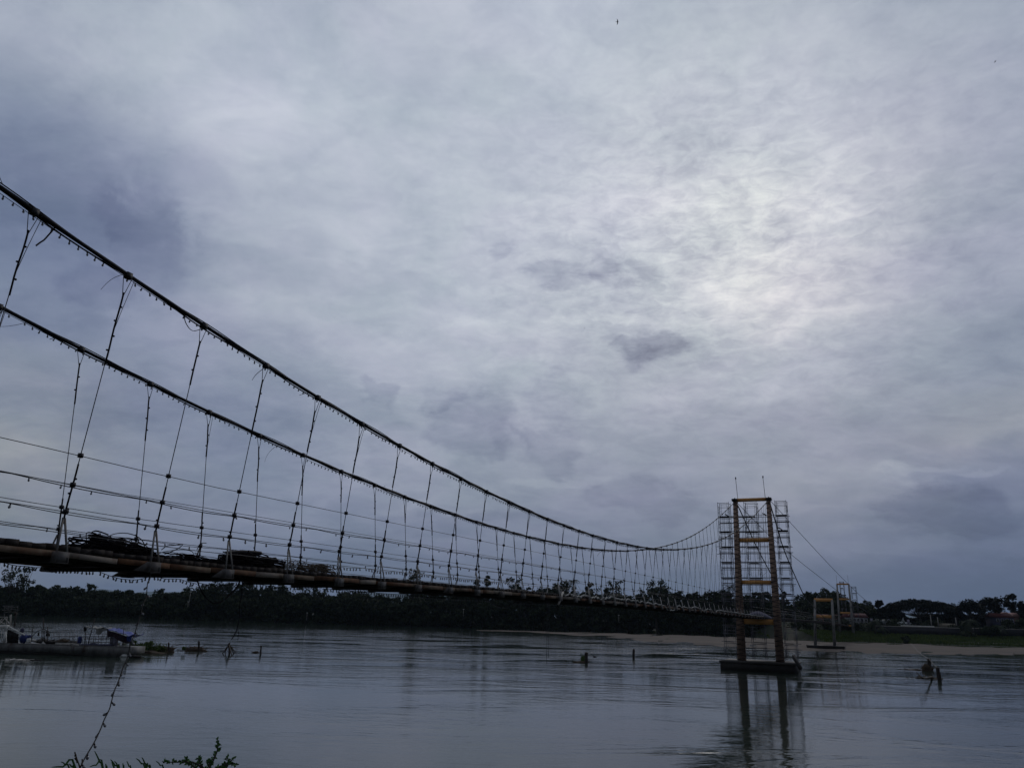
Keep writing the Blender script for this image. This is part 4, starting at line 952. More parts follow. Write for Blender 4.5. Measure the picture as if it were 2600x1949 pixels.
for k in range(1, n):
    z = SZ+k*1.777
    b = MB()
    for ss, zz_ in ((95.0, z+.05), (96.3, z+.02), (95.0, z-.85+(.03 if k % 2 else 0)), (96.3, z-.6)):
        if z > 4.5 and abs(z-dz_(ST)) < 1.2 : b.tube([P(ss, 17.2, zz_), P(ss, 15.6, zz_)], .030, 4)
        else: b.tube([P(ss, 17.2+.2*math.sin(k*2), zz_), P(ss, 9.1+.3*math.cos(k*3), zz_)], .030, 4)
    if 4 < k: 
        for o_ in (16.6, 16.1, 15.2, 14.4, 13.3, 12.1, 11.8): b.tube([P(96.5, o_, z-1.7), P(96.5, o_, z)], .024, 3)
        b.tube([P(95.0, 15.75, z-1.7), P(95.0, 14.05, z)], .014, 3) if k % 2 else b.tube([P(95.0, 12.6, z-1.7), P(95., 10.46, z)], .014, 3)
    b.build('ledger', M['scaf'], e2)
    if k > 4 and k % 1 == 0:
        b = MB(); b.box(P(95.7, 15.2 if k % 2 else 13.4, z+.0), A*.25, B*(1.1 if k % 2 else 1.4), (0, 0, .03)); b.build('platform', M['scafdeck'], e2)
for zc, o_ in ((17.35, 16.0), (17.35, 11.7), (15.65, 10.05)):
    b = MB(); b.tube([P(95, o_+.25, zc), P(95, o_-.05, zc-.12), P(95, o_-.2, zc-.3)], .07, 5)
    tag(b.build('cloth_bundle', M['cable']), {16.0: 'dark cloth tied to the scaffold left of the main tower', 11.7: 'dark cloth tied to the scaffold rail beside the right leg inside', 10.05: 'dark cloth on the right scaffold, one level lower'}[o_], 'cloth')
p1, p2 = at_s(2132, 1486, 312), at_s(2143, 1486, 312)
scaffold('scaffold', 'faint scaffold column between the legs of the second tower', 312., p1@B, p2@B, 9., 19.4, 2.3, .06, 'scaffolds of the second tower')
p1, p2 = at_s(2160, 1486, 312), at_s(2173, 1486, 312)
scaffold('scaffold', 'faint scaffold column right of the second tower', 312., p1@B, p2@B, 5., 19.4, 2.3, .06, 'scaffolds of the second tower')

# ---- far spans, backstays and guys
ap = empty('far_span', P(196, 13.1, 5), 'far bridge spans with dark deck running from the main tower to the far bank', 'bridge span')
b = MB(); s = ST+.8
while s < 430:
    b.box(P(s+.9, 13.1, dz_(s)-.1), A*.89, B*1.25, (0, 0, .10)); s += 1.8
b.build('deck_planking', M['plank'], ap)
b = MB(); s = ST+1
while s < 430:
    b.bar(P(s, 11.8, dz_(s)-.35), P(s, 14.4, dz_(s)-.35), .2, .2); 
    for o_ in (11.85, 14.35): b.bar(P(s, o_, dz_(s)-.2), P(s, o_, dz_(s)+1.1), .05, .05)
    s += 3.6
b.build('cross_beams', M['galvbox'], ap)
for o_ in (11.85, 14.35):
    for hh in (.45, .8, 1.12):
        MB().tube([P(s, o_, dz_(s)+hh) for s in np.arange(ST+1, 428, 6)], .02, 3).build('railing_wire', M['wire'], ap)
def fr(lst, o_): return [at_o(x, y, o_) for x, y in lst]
for lst, o_ in ((((1976,1348),(1987,1385),(2007,1435),(2036,1500),(2045,1518)), 11.0), (((1895,1329),(1918,1381),(1960,1460),(1993,1513)), 14.8)):
    pts = [P(ST, o_, 18.9)]+fr(lst, o_); last = pts[-1]; d_ = pts[-1]-pts[-2]; pts += [last+d_*.5+[0, 0, .3], P(min(185, (last@A)+40), o_, 6.4)]
    MB().tube(smooth(pts, 5), .07, 5).build('main_cable', M['cable'], ap)
p = [P(ST, 11.0, 18.9)]; q = at_y(2226, 1546, 292.)
b = MB(); b.tube([p[0]+(q-p[0])*t+np.array([0, 0, -1.0*math.sin(math.pi*t)]) for t in np.linspace(0, 1, 14)], [.035+.05*t for t in np.linspace(0, 1, 14)], 4); tag(b.build('guy_cable', M['wire']), 'thin straight cable slanting from the main tower top to the right bank, upper one', 'guy cable', 'guy cables of the main tower')
dd = [0, 25, 62, 120, 190, 262]; pp = [P(ST, 14.8, 18.8)]
for (x, y), t in zip(((1980,1383),(2100,1479),(2163,1528),(2202,1553)), (.18, .45, .75, 1.)):
    pp.append(at_y(x, y, 87+(292-87)*t))
b = MB(); b.tube(smooth(pp, 4), [.035+.05*i/16 for i in range(17)], 4); tag(b.build('guy_cable', M['wire']), 'lower thin cable slanting and sagging from the main tower to the right bank', 'guy cable', 'guy cables of the main tower')
b = MB(); b.bar(at_s(2014, 1664, 91.3), at_s(2034, 1698, 90.6), .32, .25); tag(b.build('stranded_timber', M['cap']), 'dark timber leaning against the right end of the tower footing', 'timber')
# ------------------------------------------------------------------ barge at the left
Y0 = float(at_z(200, 1664, 0)[1]); ZS = 5.267
def bp(x, y, dy=0.): return at_y(x/ZS, 1520+y/ZS, Y0+dy)
def rx(x): return bp(x, 700)[0]
HT = float(bp(900, 618)[2]); XL, XRt = rx(-260), rx(1735)
brg = empty('barge', ((XL+XRt)/2, Y0+1.6, 0), 'long grey work barge moored at the left with rusty flat hull', 'barge')
b = MB(); yb = Y0; W2 = 3.4
prof = [(XL, HT-.02), (rx(60), HT), (rx(1735), HT-.03)]
b.add([(XL, yb, .28), (rx(740), yb, .26), (rx(1110), yb, .02), (rx(1600), yb, -.05), (XRt, yb+.02, .28), (XRt, yb, HT-.03), (XL, yb, HT)]+[(XL, yb+W2, .28), (rx(740), yb+W2, .26), (rx(1110), yb+W2, .02), (rx(1600), yb+W2, -.05), (XRt, yb+W2, .28), (XRt, yb+W2, HT-.03), (XL, yb+W2, HT)],
      [(0,1,2,3,4,5,6), (13,12,11,10,9,8,7), (0,7,8,1), (1,8,9,2), (2,9,10,3), (3,10,11,4), (4,11,12,5), (5,12,13,6), (6,13,7,0)])
hull = b.build('hull', M['hull'], brg)
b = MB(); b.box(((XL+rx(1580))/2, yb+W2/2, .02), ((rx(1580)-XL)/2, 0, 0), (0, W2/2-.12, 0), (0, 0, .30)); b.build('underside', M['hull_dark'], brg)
b = MB(); b.box(((XL+XRt)/2, yb+.03, HT+.02), ((XRt-XL)/2, 0, 0), (0, .05, 0), (0, 0, .035)); b.build('rub_rail', M['hull'], brg)
for x in (300, 560, 840, 1110, 1265, 1370, 1520): b = MB(); b.box((rx(x), yb-.012, (HT+.2)/2+.1), (.02, 0, 0), (0, .012, 0), (0, 0, (HT-.2)/2-.08)); b.build('hull_rib', M['hull'], hull)
b = MB(); b.box((rx(1655), yb+.3, .12), (.33, 0, 0), (0, .3, 0), (0, 0, .14)); tag(b.build('white_float', M['white']), 'white foam block floating under the right end of the barge', 'float')
def T_(name, lb, cat, m, fn, group=None, smooth_=False):
    b = MB(); fn(b); return tag(b.build(name, M[m], smooth=smooth_), lb, cat, group)
# cabin
cab = empty('deck_cabin', tuple(bp(60, 600, .8)), 'white framed cabin with sloping ramp roof at the left end of the barge', 'cabin')
b = MB(); b.bar(bp(-120, 352, .4), bp(80, 352, .4), 1.6, .10, up=(0, 0, 1)); b.bar(bp(-120, 372, 2.2), bp(110, 372, 2.2), 1.4, .08); b.build('roof', M['white'], cab)
for x0, y0, x1, y1, dy, w in ((72,430,40,600,.1,.16),(100,350,72,430,.1,.14),(-100,360,-100,600,.1,.14),(20,440,12,600,.1,.05),(75,430,75,600,2.6,.12)): MB().bar(bp(x0, y0, dy), bp(x1, y1, dy), w, w).build('post', M['white'], cab)
b = MB(); b.bar(bp(85, 352, .5), bp(330, 482, .5), .12, .10); b.bar(bp(85, 352, 1.8), bp(330, 482, 1.8), .12, .10); b.build('ramp_rail', M['white'], cab)
b = MB(); b.add([bp(100, 400, .7), bp(250, 470, .7), bp(245, 590, .7), bp(90, 600, .7), bp(100, 400, 1.6), bp(250, 470, 1.6), bp(245, 590, 1.6), bp(90, 600, 1.6)], [(0,1,2,3), (7,6,5,4), (0,4,5,1), (1,5,6,2), (2,6,7,3), (3,7,4,0)]); b.build('dark_housing', M['hull_dark'], cab)
b = MB()
for x0, y0, x1, y1 in ((-10,330,90,235),(0,300,60,330),(95,235,85,350),(150,205,145,370),(120,240,160,240),(60,250,140,350),(30,260,-30,330),(-30,240,95,240),(110,300,170,380),(135,215,135,330)): b.bar(bp(x0, y0, .8), bp(x1, y1, .8), .05, .05)
b.build('mast_lattice', M['pale'], cab)
T_('lamp_post', 'dark lamp post with round lamp on the cabin', 'lamp post', 'wood', lambda b: (b.tube([bp(195, 370, 1), bp(205, 205, 1)], .05, 5), b.blob(bp(205, 195, 1), (.14, .14, .14), 1, .1), b.blob(bp(195, 340, 1), (.1, .1, .2), 1, .1)))
T_('tangled_frame', 'faint tangle of pale rods standing on the water edge behind the cabin', 'frame', 'galv', lambda b: [b.tube([bp(x0, y0, 6), bp(x1, y1, 6)], .035, 4) for x0, y0, x1, y1 in ((30,95,175,95),(50,120,240,105),(60,180,240,170),(60,95,55,200),(120,95,110,180),(165,95,150,170),(235,95,240,170),(60,100,150,170),(150,100,60,165),(30,150,120,150),(130,130,240,150),(60,200,60,260),(230,170,220,260))])
T_('stay_line', 'line running from the lamp post down to the barge deck', 'rope', 'wire', lambda b: (b.tube([bp(210, 245, 1), bp(280, 330, 1), bp(470, 440, 1)], .02, 4), b.tube([bp(280, 320, 1), bp(265, 400, 1)], .03, 4)))
T_('purple_bag', 'dark purple bag on the ramp roof of the cabin', 'bag', 'wallb', lambda b: b.blob(bp(295, 420, .8), (.2, .2, .27), 4, .2), smooth_=True)
T_('blue_sheeting', 'crumpled blue sheeting beside the cabin housing', 'tarp', 'blue', lambda b: (b.blob(bp(320, 530, .8), (.45, .3, .40), 6, .18, 10, 8), b.box(bp(390, 500, .9), (.18, 0, .02), (0, .1, 0), (0, 0, .12))))
def barrel(label, x, y0, y1, m, w, dy=.6):
    c0 = bp(x, y1, dy); c1 = bp(x, y0, dy); h = c1[2]-c0[2]; e = empty('barrel', c0, label, 'barrel', 'barrels on the barge'); u = np.array([0, 0, 1.])
    MB().tube([c0, c0+u*h*.3, c0+u*h*.33, c0+u*h*.36, c0+u*h*.66, c0+u*h*.69, c0+u*h*.72, c0+u*h], [w, w, w*1.05, w, w, w*1.05, w, w*.97], 14).build('body', M[m], e, True)
    MB().tube([c0+u*h, c0+u*(h+.03)], w*.85, 12).build('lid', M[m], e)
barrel('white barrel standing right of the blue sheeting on the barge', 375, 530, 590, 'white', .19)
barrel('blue barrel left of the awning on the barge', 1060, 505, 592, 'blue', .2)
T_('pale_sack', 'pale sack leaning beside the white barrel', 'sack', 'pale', lambda b: (b.blob(bp(460, 560, .7), (.25, .2, .12), 3, .25), b.bar(bp(440, 540, .7), bp(490, 585, .7), .2, .06)))
for x0, y0, x1, y1, r, lb in ((412,500,445,345,.035,'slanted mooring pole nearest to the cabin'), (595,500,577,243,.045,'tallest mooring pole of the barge'), (638,490,638,365,.04,'short mooring pole right of the tallest one'), (562,490,562,390,.04,'short mooring pole left of the tallest one')):
    T_('mooring_pole', lb, 'pole', 'wood', lambda b: b.tube([bp(x0, y0+90, .5), bp(x1, y1, .5)], r, 6), 'poles standing on the barge')
T_('suction_hose', 'thick dark hose arching between the mooring poles', 'hose', 'hull_dark', lambda b: b.tube(smooth([bp(x, y, .6) for x, y in ((415,520),(450,475),(500,432),(550,408),(590,402),(620,420),(640,455))]), .035, 6))
T_('pump_engine', 'dark pump engine at the foot of the mooring poles', 'pump', 'hull_dark', lambda b: (b.box(bp(640, 480, .7), (.14, 0, 0), (0, .15, 0), (0, 0, .14)), b.blob(bp(640, 440, .7), (.1, .1, .1), 2, .15), b.blob(bp(515, 470, .7), (.09, .09, .2), 5, .2), b.tube([bp(600, 430, .7), bp(660, 470, .7)], .05, 6)))
for i, (x, y, w, h, lb) in enumerate(((560,540,.55,.22,'low grey rubble heap at the foot of the mooring poles'), (690,550,.6,.2,'grey rubble heap left of the railing cage'), (840,545,.6,.26,'branchy rubble heap inside the railing cage'), (960,560,.5,.16,'small rubble heap left of the blue barrel'))):
    def f_(b):
        g = random.Random(i); b.blob(bp(x, y+25, .9), (w, .6, h), 10+i, .3, 12, 8)
        for _ in range(26): p = bp(x+g.uniform(-90, 90)*w, y+25, .9)+np.array([0, g.uniform(-.5, .4), g.uniform(0, h)]); b.bar(p, p+np.array([g.uniform(-.3, .3), 0, g.uniform(-.1, .2)]), .04, .03)
    T_('rubble_heap', lb, 'rubble heap', 'debris' if i == 2 else 'cap', f_, 'rubble heaps on the barge')
def fence(label, x0, x1, yt, yb_, nx_, dy, slant=0, mid=2, group='railings on the barge', m='rail'):
    e = empty('railing', bp((x0+x1)/2, yb_, dy), label, 'railing', group); g = random.Random(x0); b = MB()
    for k in range(nx_+1):
        x = x0+(x1-x0)*k/nx_; b.tube([bp(x+g.uniform(-4, 4), yb_, dy), bp(x+slant+g.uniform(-6, 6), yt+g.uniform(-10, 12), dy)], .026, 4)
    b.build('bars', M[m], e); b = MB()
    for k in range(mid+1): y = yt+(yb_-yt)*.85*k/max(1, mid); b.tube([bp(x0, y, dy), bp((x0+x1)/2, y+g.uniform(-6, 6), dy), bp(x1, y+g.uniform(-8, 8), dy)], .024, 4)
    b.build('rails', M[m], e)
fence('wire cage railing behind the rubble on the barge', 690, 1000, 440, 590, 9, 1.6)
fence('back row of the wire cage railing, farther side of the barge', 720, 1080, 425, 590, 7, 3.0, 10)
fence('near railing with many bars under the awning', 1100, 1500, 500, 600, 15, .5, -6)
fence('second railing behind the one under the awning', 1130, 1480, 470, 600, 6, 3.0, 8)
fence('short white railing under the drooping right end of the awning', 1590, 1730, 590, 632, 8, .3, 0, 1, m='pale')
T_('pale_planks', 'stack of pale planks along the barge edge', 'planks', 'pale', lambda b: (b.bar(bp(745, 588, .3), bp(1050, 600, .3), .25, .08), b.bar(bp(750, 600, .2), bp(940, 605, .2), .15, .06)))
T_('white_rag', 'small white rag on the barge edge', 'rag', 'white', lambda b: (b.blob(bp(580, 590, .1), (.17, .1, .06), 3, .3), b.blob(bp(575, 580, .1), (.05, .05, .09), 5, .3)))
T_('purple_tarp', 'dark purple sheet folded along the barge deck below the awning', 'tarp', 'wallb', lambda b: (b.bar(bp(1065, 612, .25), bp(1500, 612, .25), .3, .17), b.blob(bp(1250, 605, .25), (.6, .2, .1), 8, .3)))
T_('grey_cabinet', 'grey upright cabinet at the right end below the awning', 'cabinet', 'greybox', lambda b: (b.box(bp(1525, 568, .8), (.32, 0, 0), (0, .25, 0), (0, 0, .60)), b.box(bp(1525, 566, .54), (.27, 0, 0), (0, .01, 0), (0, 0, .5)), b.box(bp(1545, 570, .52), (.02, 0, 0), (0, .02, 0), (0, 0, .08))))
# awning: cloth with sag, from white to blue, drooping at the right end
aw = empty('awning', bp(1400, 400, .8), 'ragged awning over the right half of the barge, grey at left and blue at right', 'awning')
def cloth(top, m, name, d0=.2, d1=2.4, sag=.10, seed=1, th=.02):
    b = MB(); g = random.Random(seed); pts = smooth([np.array([bp(x, y, 0)[0], 0, bp(x, y, 0)[2]]) for x, y in top], 3); V = []; N = 7
    ph = [g.uniform(0, 6) for _ in range(4)]
    for i, p in enumerate(pts):
        for k in range(N+1):
            t = k/N; z = p[2]-sag*math.sin(math.pi*t)+.05*math.sin(i*.9+ph[0]+k*1.3)+.03*math.sin(i*2.1+k*.7+ph[1]); V.append((p[0], Y0+d0+(d1-d0)*t, z))
    n = len(pts); M_ = N+1
    V2 = V+[(x, y, z-th) for x, y, z in V]; o = len(V)
    F_ = [(i*M_+k, (i+1)*M_+k, (i+1)*M_+k+1, i*M_+k+1) for i in range(n-1) for k in range(N)]; F_ += [tuple(o+q for q in reversed(f)) for f in F_]
    F_ += [(i*M_, o+i*M_, o+(i+1)*M_, (i+1)*M_) for i in range(n-1)]+[(i*M_+N, (i+1)*M_+N, o+(i+1)*M_+N, o+i*M_+N) for i in range(n-1)]+[(k, k+1, o+k+1, o+k) for k in range(N)]+[((n-1)*M_+k, o+(n-1)*M_+k, o+(n-1)*M_+k+1, (n-1)*M_+k+1) for k in range(N)]
    b.add(V2, F_); return b.build(name, M[m], aw, True)
cloth([(1118,362),(1150,375),(1190,372),(1240,392),(1290,388),(1345,385),(1400,392)], 'greytarp', 'grey_cloth', seed=2)
cloth([(1392,388),(1440,402),(1500,425),(1560,440),(1620,455),(1680,478),(1725,498),(1752,482),(1780,468)], 'bluetarp', 'blue_cloth', seed=3)
b = MB(); g = random.Random(5)
def hang(top, bot, m, name, dy, seed):
    b = MB(); t1 = smooth([bp(x, y, dy) for x, y in top], 3); t2 = smooth([bp(x, y, dy) for x, y in bot], 3); V = []; n = min(len(t1), len(t2)); K_ = 5
    for i in range(n):
        for k in range(K_+1): t = k/K_; V.append(t1[i]*(1-t)+t2[i]*t+np.array([0, .07*math.sin(i*1.2+k*.4+seed), 0]))
    V2 = V+[v+np.array([0, .02, 0]) for v in V]; o = len(V); F_ = [(i*(K_+1)+k, i*(K_+1)+k+1, (i+1)*(K_+1)+k+1, (i+1)*(K_+1)+k) for i in range(n-1) for k in range(K_)]
    F_ += [tuple(o+q for q in reversed(f)) for f in F_]; b.add(V2, F_); b.build(name, M[m], aw, True)
hang([(1280,398),(1330,395),(1390,400),(1440,412)], [(1285,465),(1330,475),(1370,440),(1400,425)], 'greytarp', 'hanging_flap', .15, 1)
hang([(1118,366),(1130,372),(1150,380),(1160,384)], [(1122,425),(1135,440),(1150,430),(1158,400)], 'hull_dark', 'hanging_flap', .15, 2)
hang([(1430,412),(1520,440),(1620,470),(1700,500),(1775,475)], [(1440,520),(1500,500),(1600,560),(1680,590),(1740,590)], 'red', 'hanging_flap', .3, 3)
hang([(1700,495),(1730,498),(1755,485),(1780,470)], [(1700,560),(1725,570),(1745,560),(1760,520)], 'blue', 'hanging_flap', .12, 4)
for x0, y0, x1, y1 in ((1268,258,1180,600),(1140,440,1150,610),(1655,398,1640,630),(1575,470,1575,620),(1740,500,1735,630)): MB().bar(bp(x0, y0, .3), bp(x1, y1, .3), .05, .05).build('pole', M['wood'], aw)
T_('dark_debris', 'black mound of debris on the water right of the barge hull', 'debris', 'hull_dark', lambda b: (b.blob(bp(1800, 772, -.5), (.62, .4, .16), 4, .3, 12, 8), [b.bar(bp(1750+i*20, 775, -.5), bp(1760+i*22, 750, -.4), .03, .03) for i in range(5)]))
def drift(label, x, y, w, h, seed, n=30, m='debris', pl=1.):
    c = at_z(x, y, 0); g = random.Random(seed); b = MB(); sc = c[1]/F*1.25
    b.blob(c+[0, 0, 0], (w*sc, w*sc*.45, h*sc*.8), seed, .3, 12, 8)
    for _ in range(n):
        p = c+np.array([g.gauss(0, w*.5)*sc, g.gauss(0, .3)*w*sc, g.uniform(0, h*.6)*sc]); q = p+np.array([g.uniform(-1, 1)*w*.6*sc, g.uniform(-.2, .2), g.uniform(-.3, .8)*h*sc*pl]); b.tube([p, (p+q)/2+np.array([0, 0, g.uniform(-.05, .08)]), q], g.uniform(.012, .035), 4)
    return b, c, sc
def driftobj(label, *a, cat='driftwood', name='driftwood', grp='driftwood caught on the river stakes', **k):
    b, c, sc = drift(label, *a, **k); tag(b.build(name, M[k.get('m', 'debris')]), label, cat, grp)
driftobj('sunken pale branches on the water in front of the barge', 40, 1676, 22, 3, 51, n=16, m='pale')
driftobj('dark snag right of the sunken pale branches before the barge', 88, 1676, 14, 3, 52, n=14, m='hull_dark')
driftobj('floating clump of dark sticks touching the right end of the green water plants', 412, 1655, 27, 12, 53, n=60, m='debris')
driftobj('low brown mound of sticks around the first stake right of the water plants', 493, 1652, 21, 9, 54, n=50, m='debris')
driftobj('few sticks left of the slim leaning stake', 650, 1656, 8, 3, 55, n=12, m='debris')
driftobj('flat drift of leaves left of the blunt stake at mid river', 1474, 1681, 16, 3, 56, n=26, m='debris')
driftobj('upright leafy clump touching the left side of the blunt stake at mid river', 1481, 1679, 6, 13, 61, n=34, m='hyacinth', cat='water plants', name='water_plants')
driftobj('leafy snag heaped round the rear stake of the right pair', 2354, 1702, 12, 14, 57, n=50, m='debris')
driftobj('long flat drift trailing left of the rear stake of the right pair', 2322, 1700, 20, 2, 58, n=22, m='debris')
driftobj('low drift line around the foot of the front stake of the right pair', 2358, 1722, 26, 3, 59, n=24, m='debris')
b = MB(); b.tube(smooth([at_z(2368, 1720, 0)+[0, 0, .1], at_y(2345, 1721, 71), at_y(2335, 1714, 71), at_y(2327, 1706, 71)]), [.10, .08, .06, .02], 5); b.tube([at_y(2338, 1716, 71), at_y(2328, 1716, 71)], .03, 4); tag(b.build('broken_branch', M['debris']), 'bent branch sticking up left of the front stake of the right pair', 'branch')
# water plants
c = at_z(372, 1655, 0); g_ = np.random.default_rng(77); cents = []; 
for _ in range(80):
    cents.append(c+[g_.normal()*1.15, g_.normal()*.6, abs(g_.normal())*.34+.1])
hy = MB(); hy.quads(leaf_quads(np.array(cents), .26, 44, .20, g_, .9))
for _ in range(150):
    p = c+[g_.normal()*1.1, g_.normal()*.6, .2]; q = p+[g_.uniform(-.2, .2), 0, g_.uniform(.3, .95)]; hy.tube([p, (p+q)/2, q], [.02, .015, .02], 3)
tag(hy.build('water_plants', M['hyacinth']), 'green clump of floating water plants right of the barge', 'water plants')
driftobj('flat mat of dark stems under the green water plants', 372, 1657, 36, 5, 60, n=40, m='debris', grp=None)
# stakes
def stake(label, x, yt, yb2, w, lean=0, m='wood', band=False):
    c = at_z(x, yb2, 0); t = at_y(x+lean, yt, c[1]); r = w*c[1]/F/2
    e = empty('river_stake', c, label, 'stake', 'stakes standing in the river'); b = MB(); n = 7; g = random.Random(x)
    b.tube([c+(t-c)*k/n-[0, 0, .35*(k == 0)]+np.array([g.uniform(-.02, .02), 0, 0]) for k in range(n+1)], [r*g.uniform(.88, 1.1) for _ in range(n+1)], 9); b.build('shaft', M[m], e)
    b = MB(); b.tube([t-[0, 0, .06], t+[0, 0, .05]], [r*.95, r*.55], 8); b.build('top', M['debris'], e); return t, c
a1 = stake('upright stake among the sticks right of the water plants', 428.5, 1631, 1656, 4.2)[0]
a2 = stake('stake with rounded head in the brown mound of sticks', 505, 1627, 1653, 4.6)[0]
a3 = stake('centre stake of the tripod of raking poles', 582, 1632, 1661, 4.8)[0]
a4 = stake('slim leaning stake, rightmost of the left row', 661, 1638.5, 1661, 4.0, 2.5)[0]
stake('blunt stake with leafy drift at mid river', 1489, 1656, 1682, 8)
stake('solitary blunt stake right of mid river', 1609, 1647.5, 1672, 6)
a5 = stake('rear stake of the right pair, half buried in a snag', 2360, 1672, 1702, 8, -1)[0]
a6 = stake('front stake of the right pair, thick and leaning', 2386, 1694, 1727, 9, -6)[0]
c3 = at_z(582, 1661, 0)
b = MB()
for x, y in ((563,1653),(597,1654),(601,1650),(570,1650),(590,1660)): q = at_z(x, y+4, 0); b.tube([a3-[0, 0, .12], q-[0, 0, .2]], .055, 5)
b.tube([at_y(561, 1640, c3[1]), at_y(603, 1644, c3[1])], .03, 4); b.tube([at_y(603, 1642, c3[1]), at_y(600, 1660, c3[1])], .02, 4); b.tube([at_y(560, 1653, c3[1]), at_y(575, 1650, c3[1])], .03, 4)
tag(b.build('raking_poles', M['debris']), 'tripod of slanting poles leaning on the third stake from the left', 'poles')
b = MB(); b.tube(smooth([at_y(438, 1640, 80), at_y(450, 1637, 80), at_y(466, 1634, 80)]), .03, 4); b.tube([at_y(432, 1642, 80), at_y(446, 1632, 80)], .02, 4); b.tube([at_y(438, 1644, 80), at_y(451, 1647, 80), at_y(452, 1657, 80)], .02, 4)
tag(b.build('stick_bundle', M['debris']), 'long sticks jutting right from the floating clump of sticks', 'sticks')
def rope(label, pts, r=.012): tag(MB().tube(smooth(pts), r, 4).build('rope', M['wire']), label, 'rope', 'ropes between the stakes')
md = lambda p, q, sag: [p, (p+q)/2-[0, 0, sag], q]
rope('rope running from the second to the third stake of the left row', md(a2-[0, 0, .2], a3-[0, 0, .12], .06), .018)
rope('rope from the water to the slim leaning stake', md(at_y(628, 1645.5, 84), a4-[0, 0, .3], .02), .018)
rope('rope joining the two stakes of the right pair', md(a5, a6, .05), .02)
q = at_y(2312, 1632, 150)
rope('faint rope running from the rear right stake back towards the sandbar', [a5, a5*.6+q*.4-[0, 0, .3], q], .03)
b = MB(); c = at_z(1510, 1667.5, 0); b.blob(c+[0, 0, .05], (.20, .13, .10), 3, .1, 10, 8); b.blob(c+[-.16, 0, .14], (.07, .06, .09), 4, .1); b.tube([c+[.1, 0, .08], c+[.3, 0, .03]], [.05, .02], 5); tag(b.build('duck', M['bird'], smooth=True), 'small dark water bird floating between the two mid river stakes', 'bird')
# birds
def bird(label, x, y, Dd, span, ang, fold=.25):
    c = at_d(x, y, Dd); b = MB(); ca, sa = math.cos(ang), math.sin(ang)
    fwd = _r*ca+_u*sa; wing = -_r*sa+_u*ca; up = _fw
    b.tube([c-fwd*span*.22, c-fwd*span*.08, c, c+fwd*span*.14, c+fwd*span*.2], [.01*span, span*.045, span*.06, span*.045, .01*span], 6)
    for sg in (-1, 1):
        r0 = c+fwd*span*.10; r1 = c-fwd*span*.04; m1 = c+wing*sg*span*.25+fwd*span*.10-up*.02*span; m2 = c+wing*sg*span*.25-fwd*span*.03-up*.02*span; t = c+wing*sg*span*.5-fwd*span*(.02+fold*.3)+up*.05*span
        th = up*span*.012
        b.add([r0, m1, t, m2, r1, r0+th, m1+th, t+th, m2+th, r1+th], [(0,1,3,4), (1,2,3), (9,8,6,5), (8,7,6), (0,5,6,1), (1,6,7,2), (2,7,8,3), (3,8,9,4)])
        b.add([c-fwd*span*.15, c-fwd*span*.3+wing*sg*span*.06, c-fwd*span*.22, c-fwd*span*.2+th], [(0,1,2), (0,2,3), (0,3,1), (1,3,2)])
    tag(b.build('bird', M['bird']), label, 'bird', 'birds in the sky')
bird('dark bird with spread wings high in the sky near the top edge', 1567.5, 56, 45, .36, 0.)
bird('small dark bird gliding near the upper right corner', 2527, 156.5, 60, .22, 2.4, .6)
bird('tiny bird speck in the middle of the sky', 1484, 833, 90, .16, .3, .6)
bird('tiny bird speck over the lower cable at the left', 330, 803, 40, .06, .5, .6)

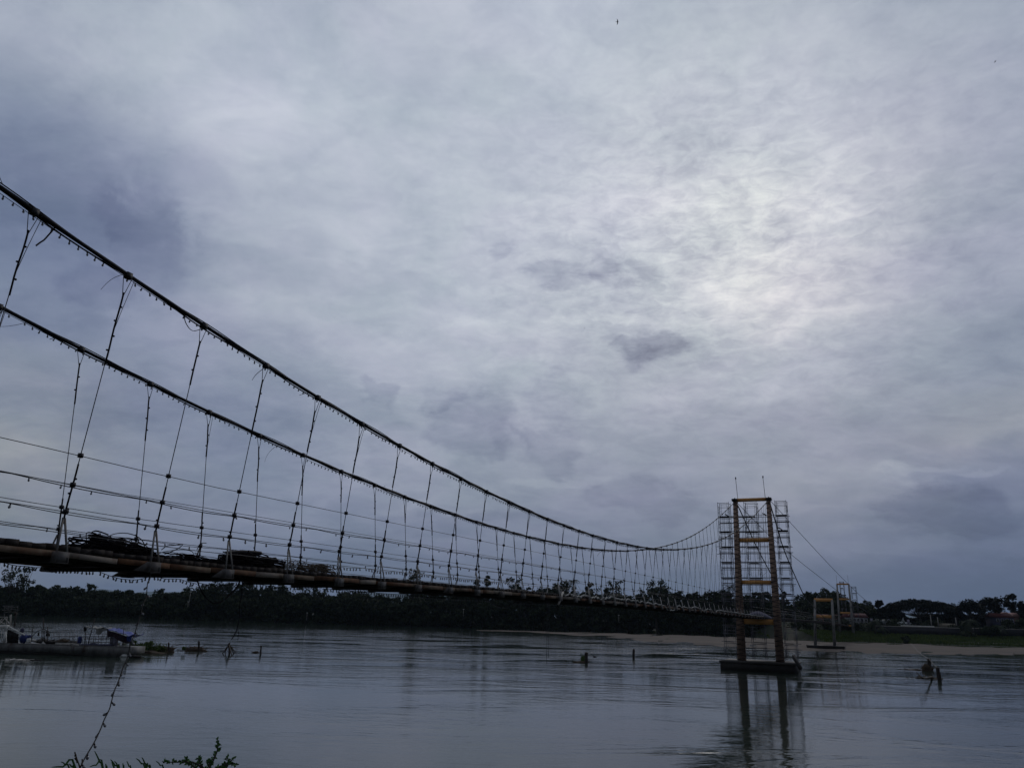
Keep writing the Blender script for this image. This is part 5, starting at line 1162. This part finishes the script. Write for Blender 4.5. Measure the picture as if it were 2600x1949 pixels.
# ------------------------------------------------------------------ near bank plants
def blade(b, pts, w):
    pts = smooth(pts, 4); n = len(pts); V = []
    for i, p in enumerate(pts):
        t = i/(n-1); ww = w*(.5+.5*min(1, t*3))*(1-t)**.55+.0006
        tg = pts[min(i+1, n-1)]-pts[max(i-1, 0)]; sd_ = np.cross(tg, _fw); sd_ /= np.linalg.norm(sd_)+1e-9
        V += [p-sd_*ww, p+_fw*ww*.5, p+sd_*ww]
    b.add(V, [(3*i+k, 3*i+3+k, 3*i+4+k, 3*i+1+k) for i in range(n-1) for k in (0, 1)])
gd = lambda x, y, d=3.0: at_d(x, y, d)
z4b = lambda x, y: (100+x/3.687, 1700+y/3.687)
tuft = empty('grass_tuft', tuple(gd(250, 2300, 3.0)), 'tuft of pointed grass blades at the bottom left edge', 'grass')
g = random.Random(14)
for tip, mid_, root in (((515,755),(560,850),(600,960)), ((665,835),(705,890),(745,960)), ((200,858),(240,885),(290,960)), ((905,825),(950,870),(1000,960)), ((958,815),(985,870),(1010,960)), ((112,908),(220,905),(340,872)), ((780,870),(785,900),(790,960)), ((818,850),(838,900),(860,960)), ((620,875),(625,910),(630,960)), ((1090,850),(1130,890),(1170,960)), ((1010,865),(1018,900),(1040,960)), ((275,875),(300,905),(325,960)), ((700,850),(730,890),(750,950)), ((470,905),(530,890),(600,880)),((1030,880),(1040,910),(1035,960)),((675,860),(690,900),(700,960))):
    d = 3.0+g.uniform(-.15, .15); r = z4b(*root); ex = (r[0]+(r[0]-z4b(*mid_)[0])*1.2, 2300)
    b = MB(); blade(b, [gd(*ex, d), gd(r[0], r[1]+15, d), gd(*z4b(*mid_), d), gd(*z4b(*tip), d)], .0026+g.uniform(0, .0018)); b.build('blade', M['leaf_near'], tuft)
tw = empty('dry_twig', tuple(gd(205, 2300, 3.1)), 'thin dry twig where the bulb string meets the grass', 'twig')
b = MB()
for l in (((330,765),(350,830),(375,900),(390,990)), ((400,830),(400,860),(385,910)), ((345,800),(335,790),(330,810)), ((330,820),(350,850),(352,870))): b.tube(smooth([gd(*z4b(*q), 3.1) for q in l]), .0022, 4)
b.tube([gd(*z4b(390, 985), 3.1), gd(212, 2300, 3.1)], .003, 4); b.build('stem', M['debris'], tw)
pl = empty('leafy_plant', tuple(gd(560, 2300, 3.2)), 'small leafy plant with upright tip at the bottom edge', 'plant')
st = MB(); g = random.Random(8); lf = []
stems = [((1560,1000),(1600,900),(1640,820),(1668,740),(1668,690),(1670,640)), ((1560,980),(1480,880),(1360,860),(1260,862),(1155,858)), ((1600,960),(1700,900),(1760,870),(1830,820)), ((1560,960),(1500,860),(1490,820)), ((1640,960),(1720,900),(1790,880),(1850,885)), ((1500,960),(1430,890),(1370,850),(1385,830)), ((1600,950),(1590,880),(1600,830)), ((1700,960),(1760,900),(1765,820))]
for k, l in enumerate(stems):
    pts = smooth([gd(*z4b(*q), 3.2+.05*math.sin(k*2)) for q in l], 6); st.tube(pts, [.004*(1-.7*i/len(pts)) for i in range(len(pts))], 4)
    for i in range(2, len(pts), 1):
        for _ in range(2):
            if k == 0 and i > len(pts)*.83: sz = .007
            else: sz = g.uniform(.008, .015)
            dr = _r*g.uniform(-1, 1)+_u*g.uniform(-.5, 1)+_fw*g.uniform(-.6, .6); dr /= np.linalg.norm(dr); sd_ = np.cross(dr, _fw*.7+_u*g.uniform(-.5, .5)); sd_ /= np.linalg.norm(sd_); p = pts[i]
            lf.append([p, p+dr*sz*.55+sd_*sz*.32, p+dr*sz*1.1, p+dr*sz*.5-sd_*sz*.32])
st.tube([gd(*z4b(1560, 990), 3.2), gd(540, 2300, 3.2)], .006, 5); st.build('stem', M['bark'], pl); MB().quads(np.array(lf)).build('leaves', M['leaf_near'], pl)
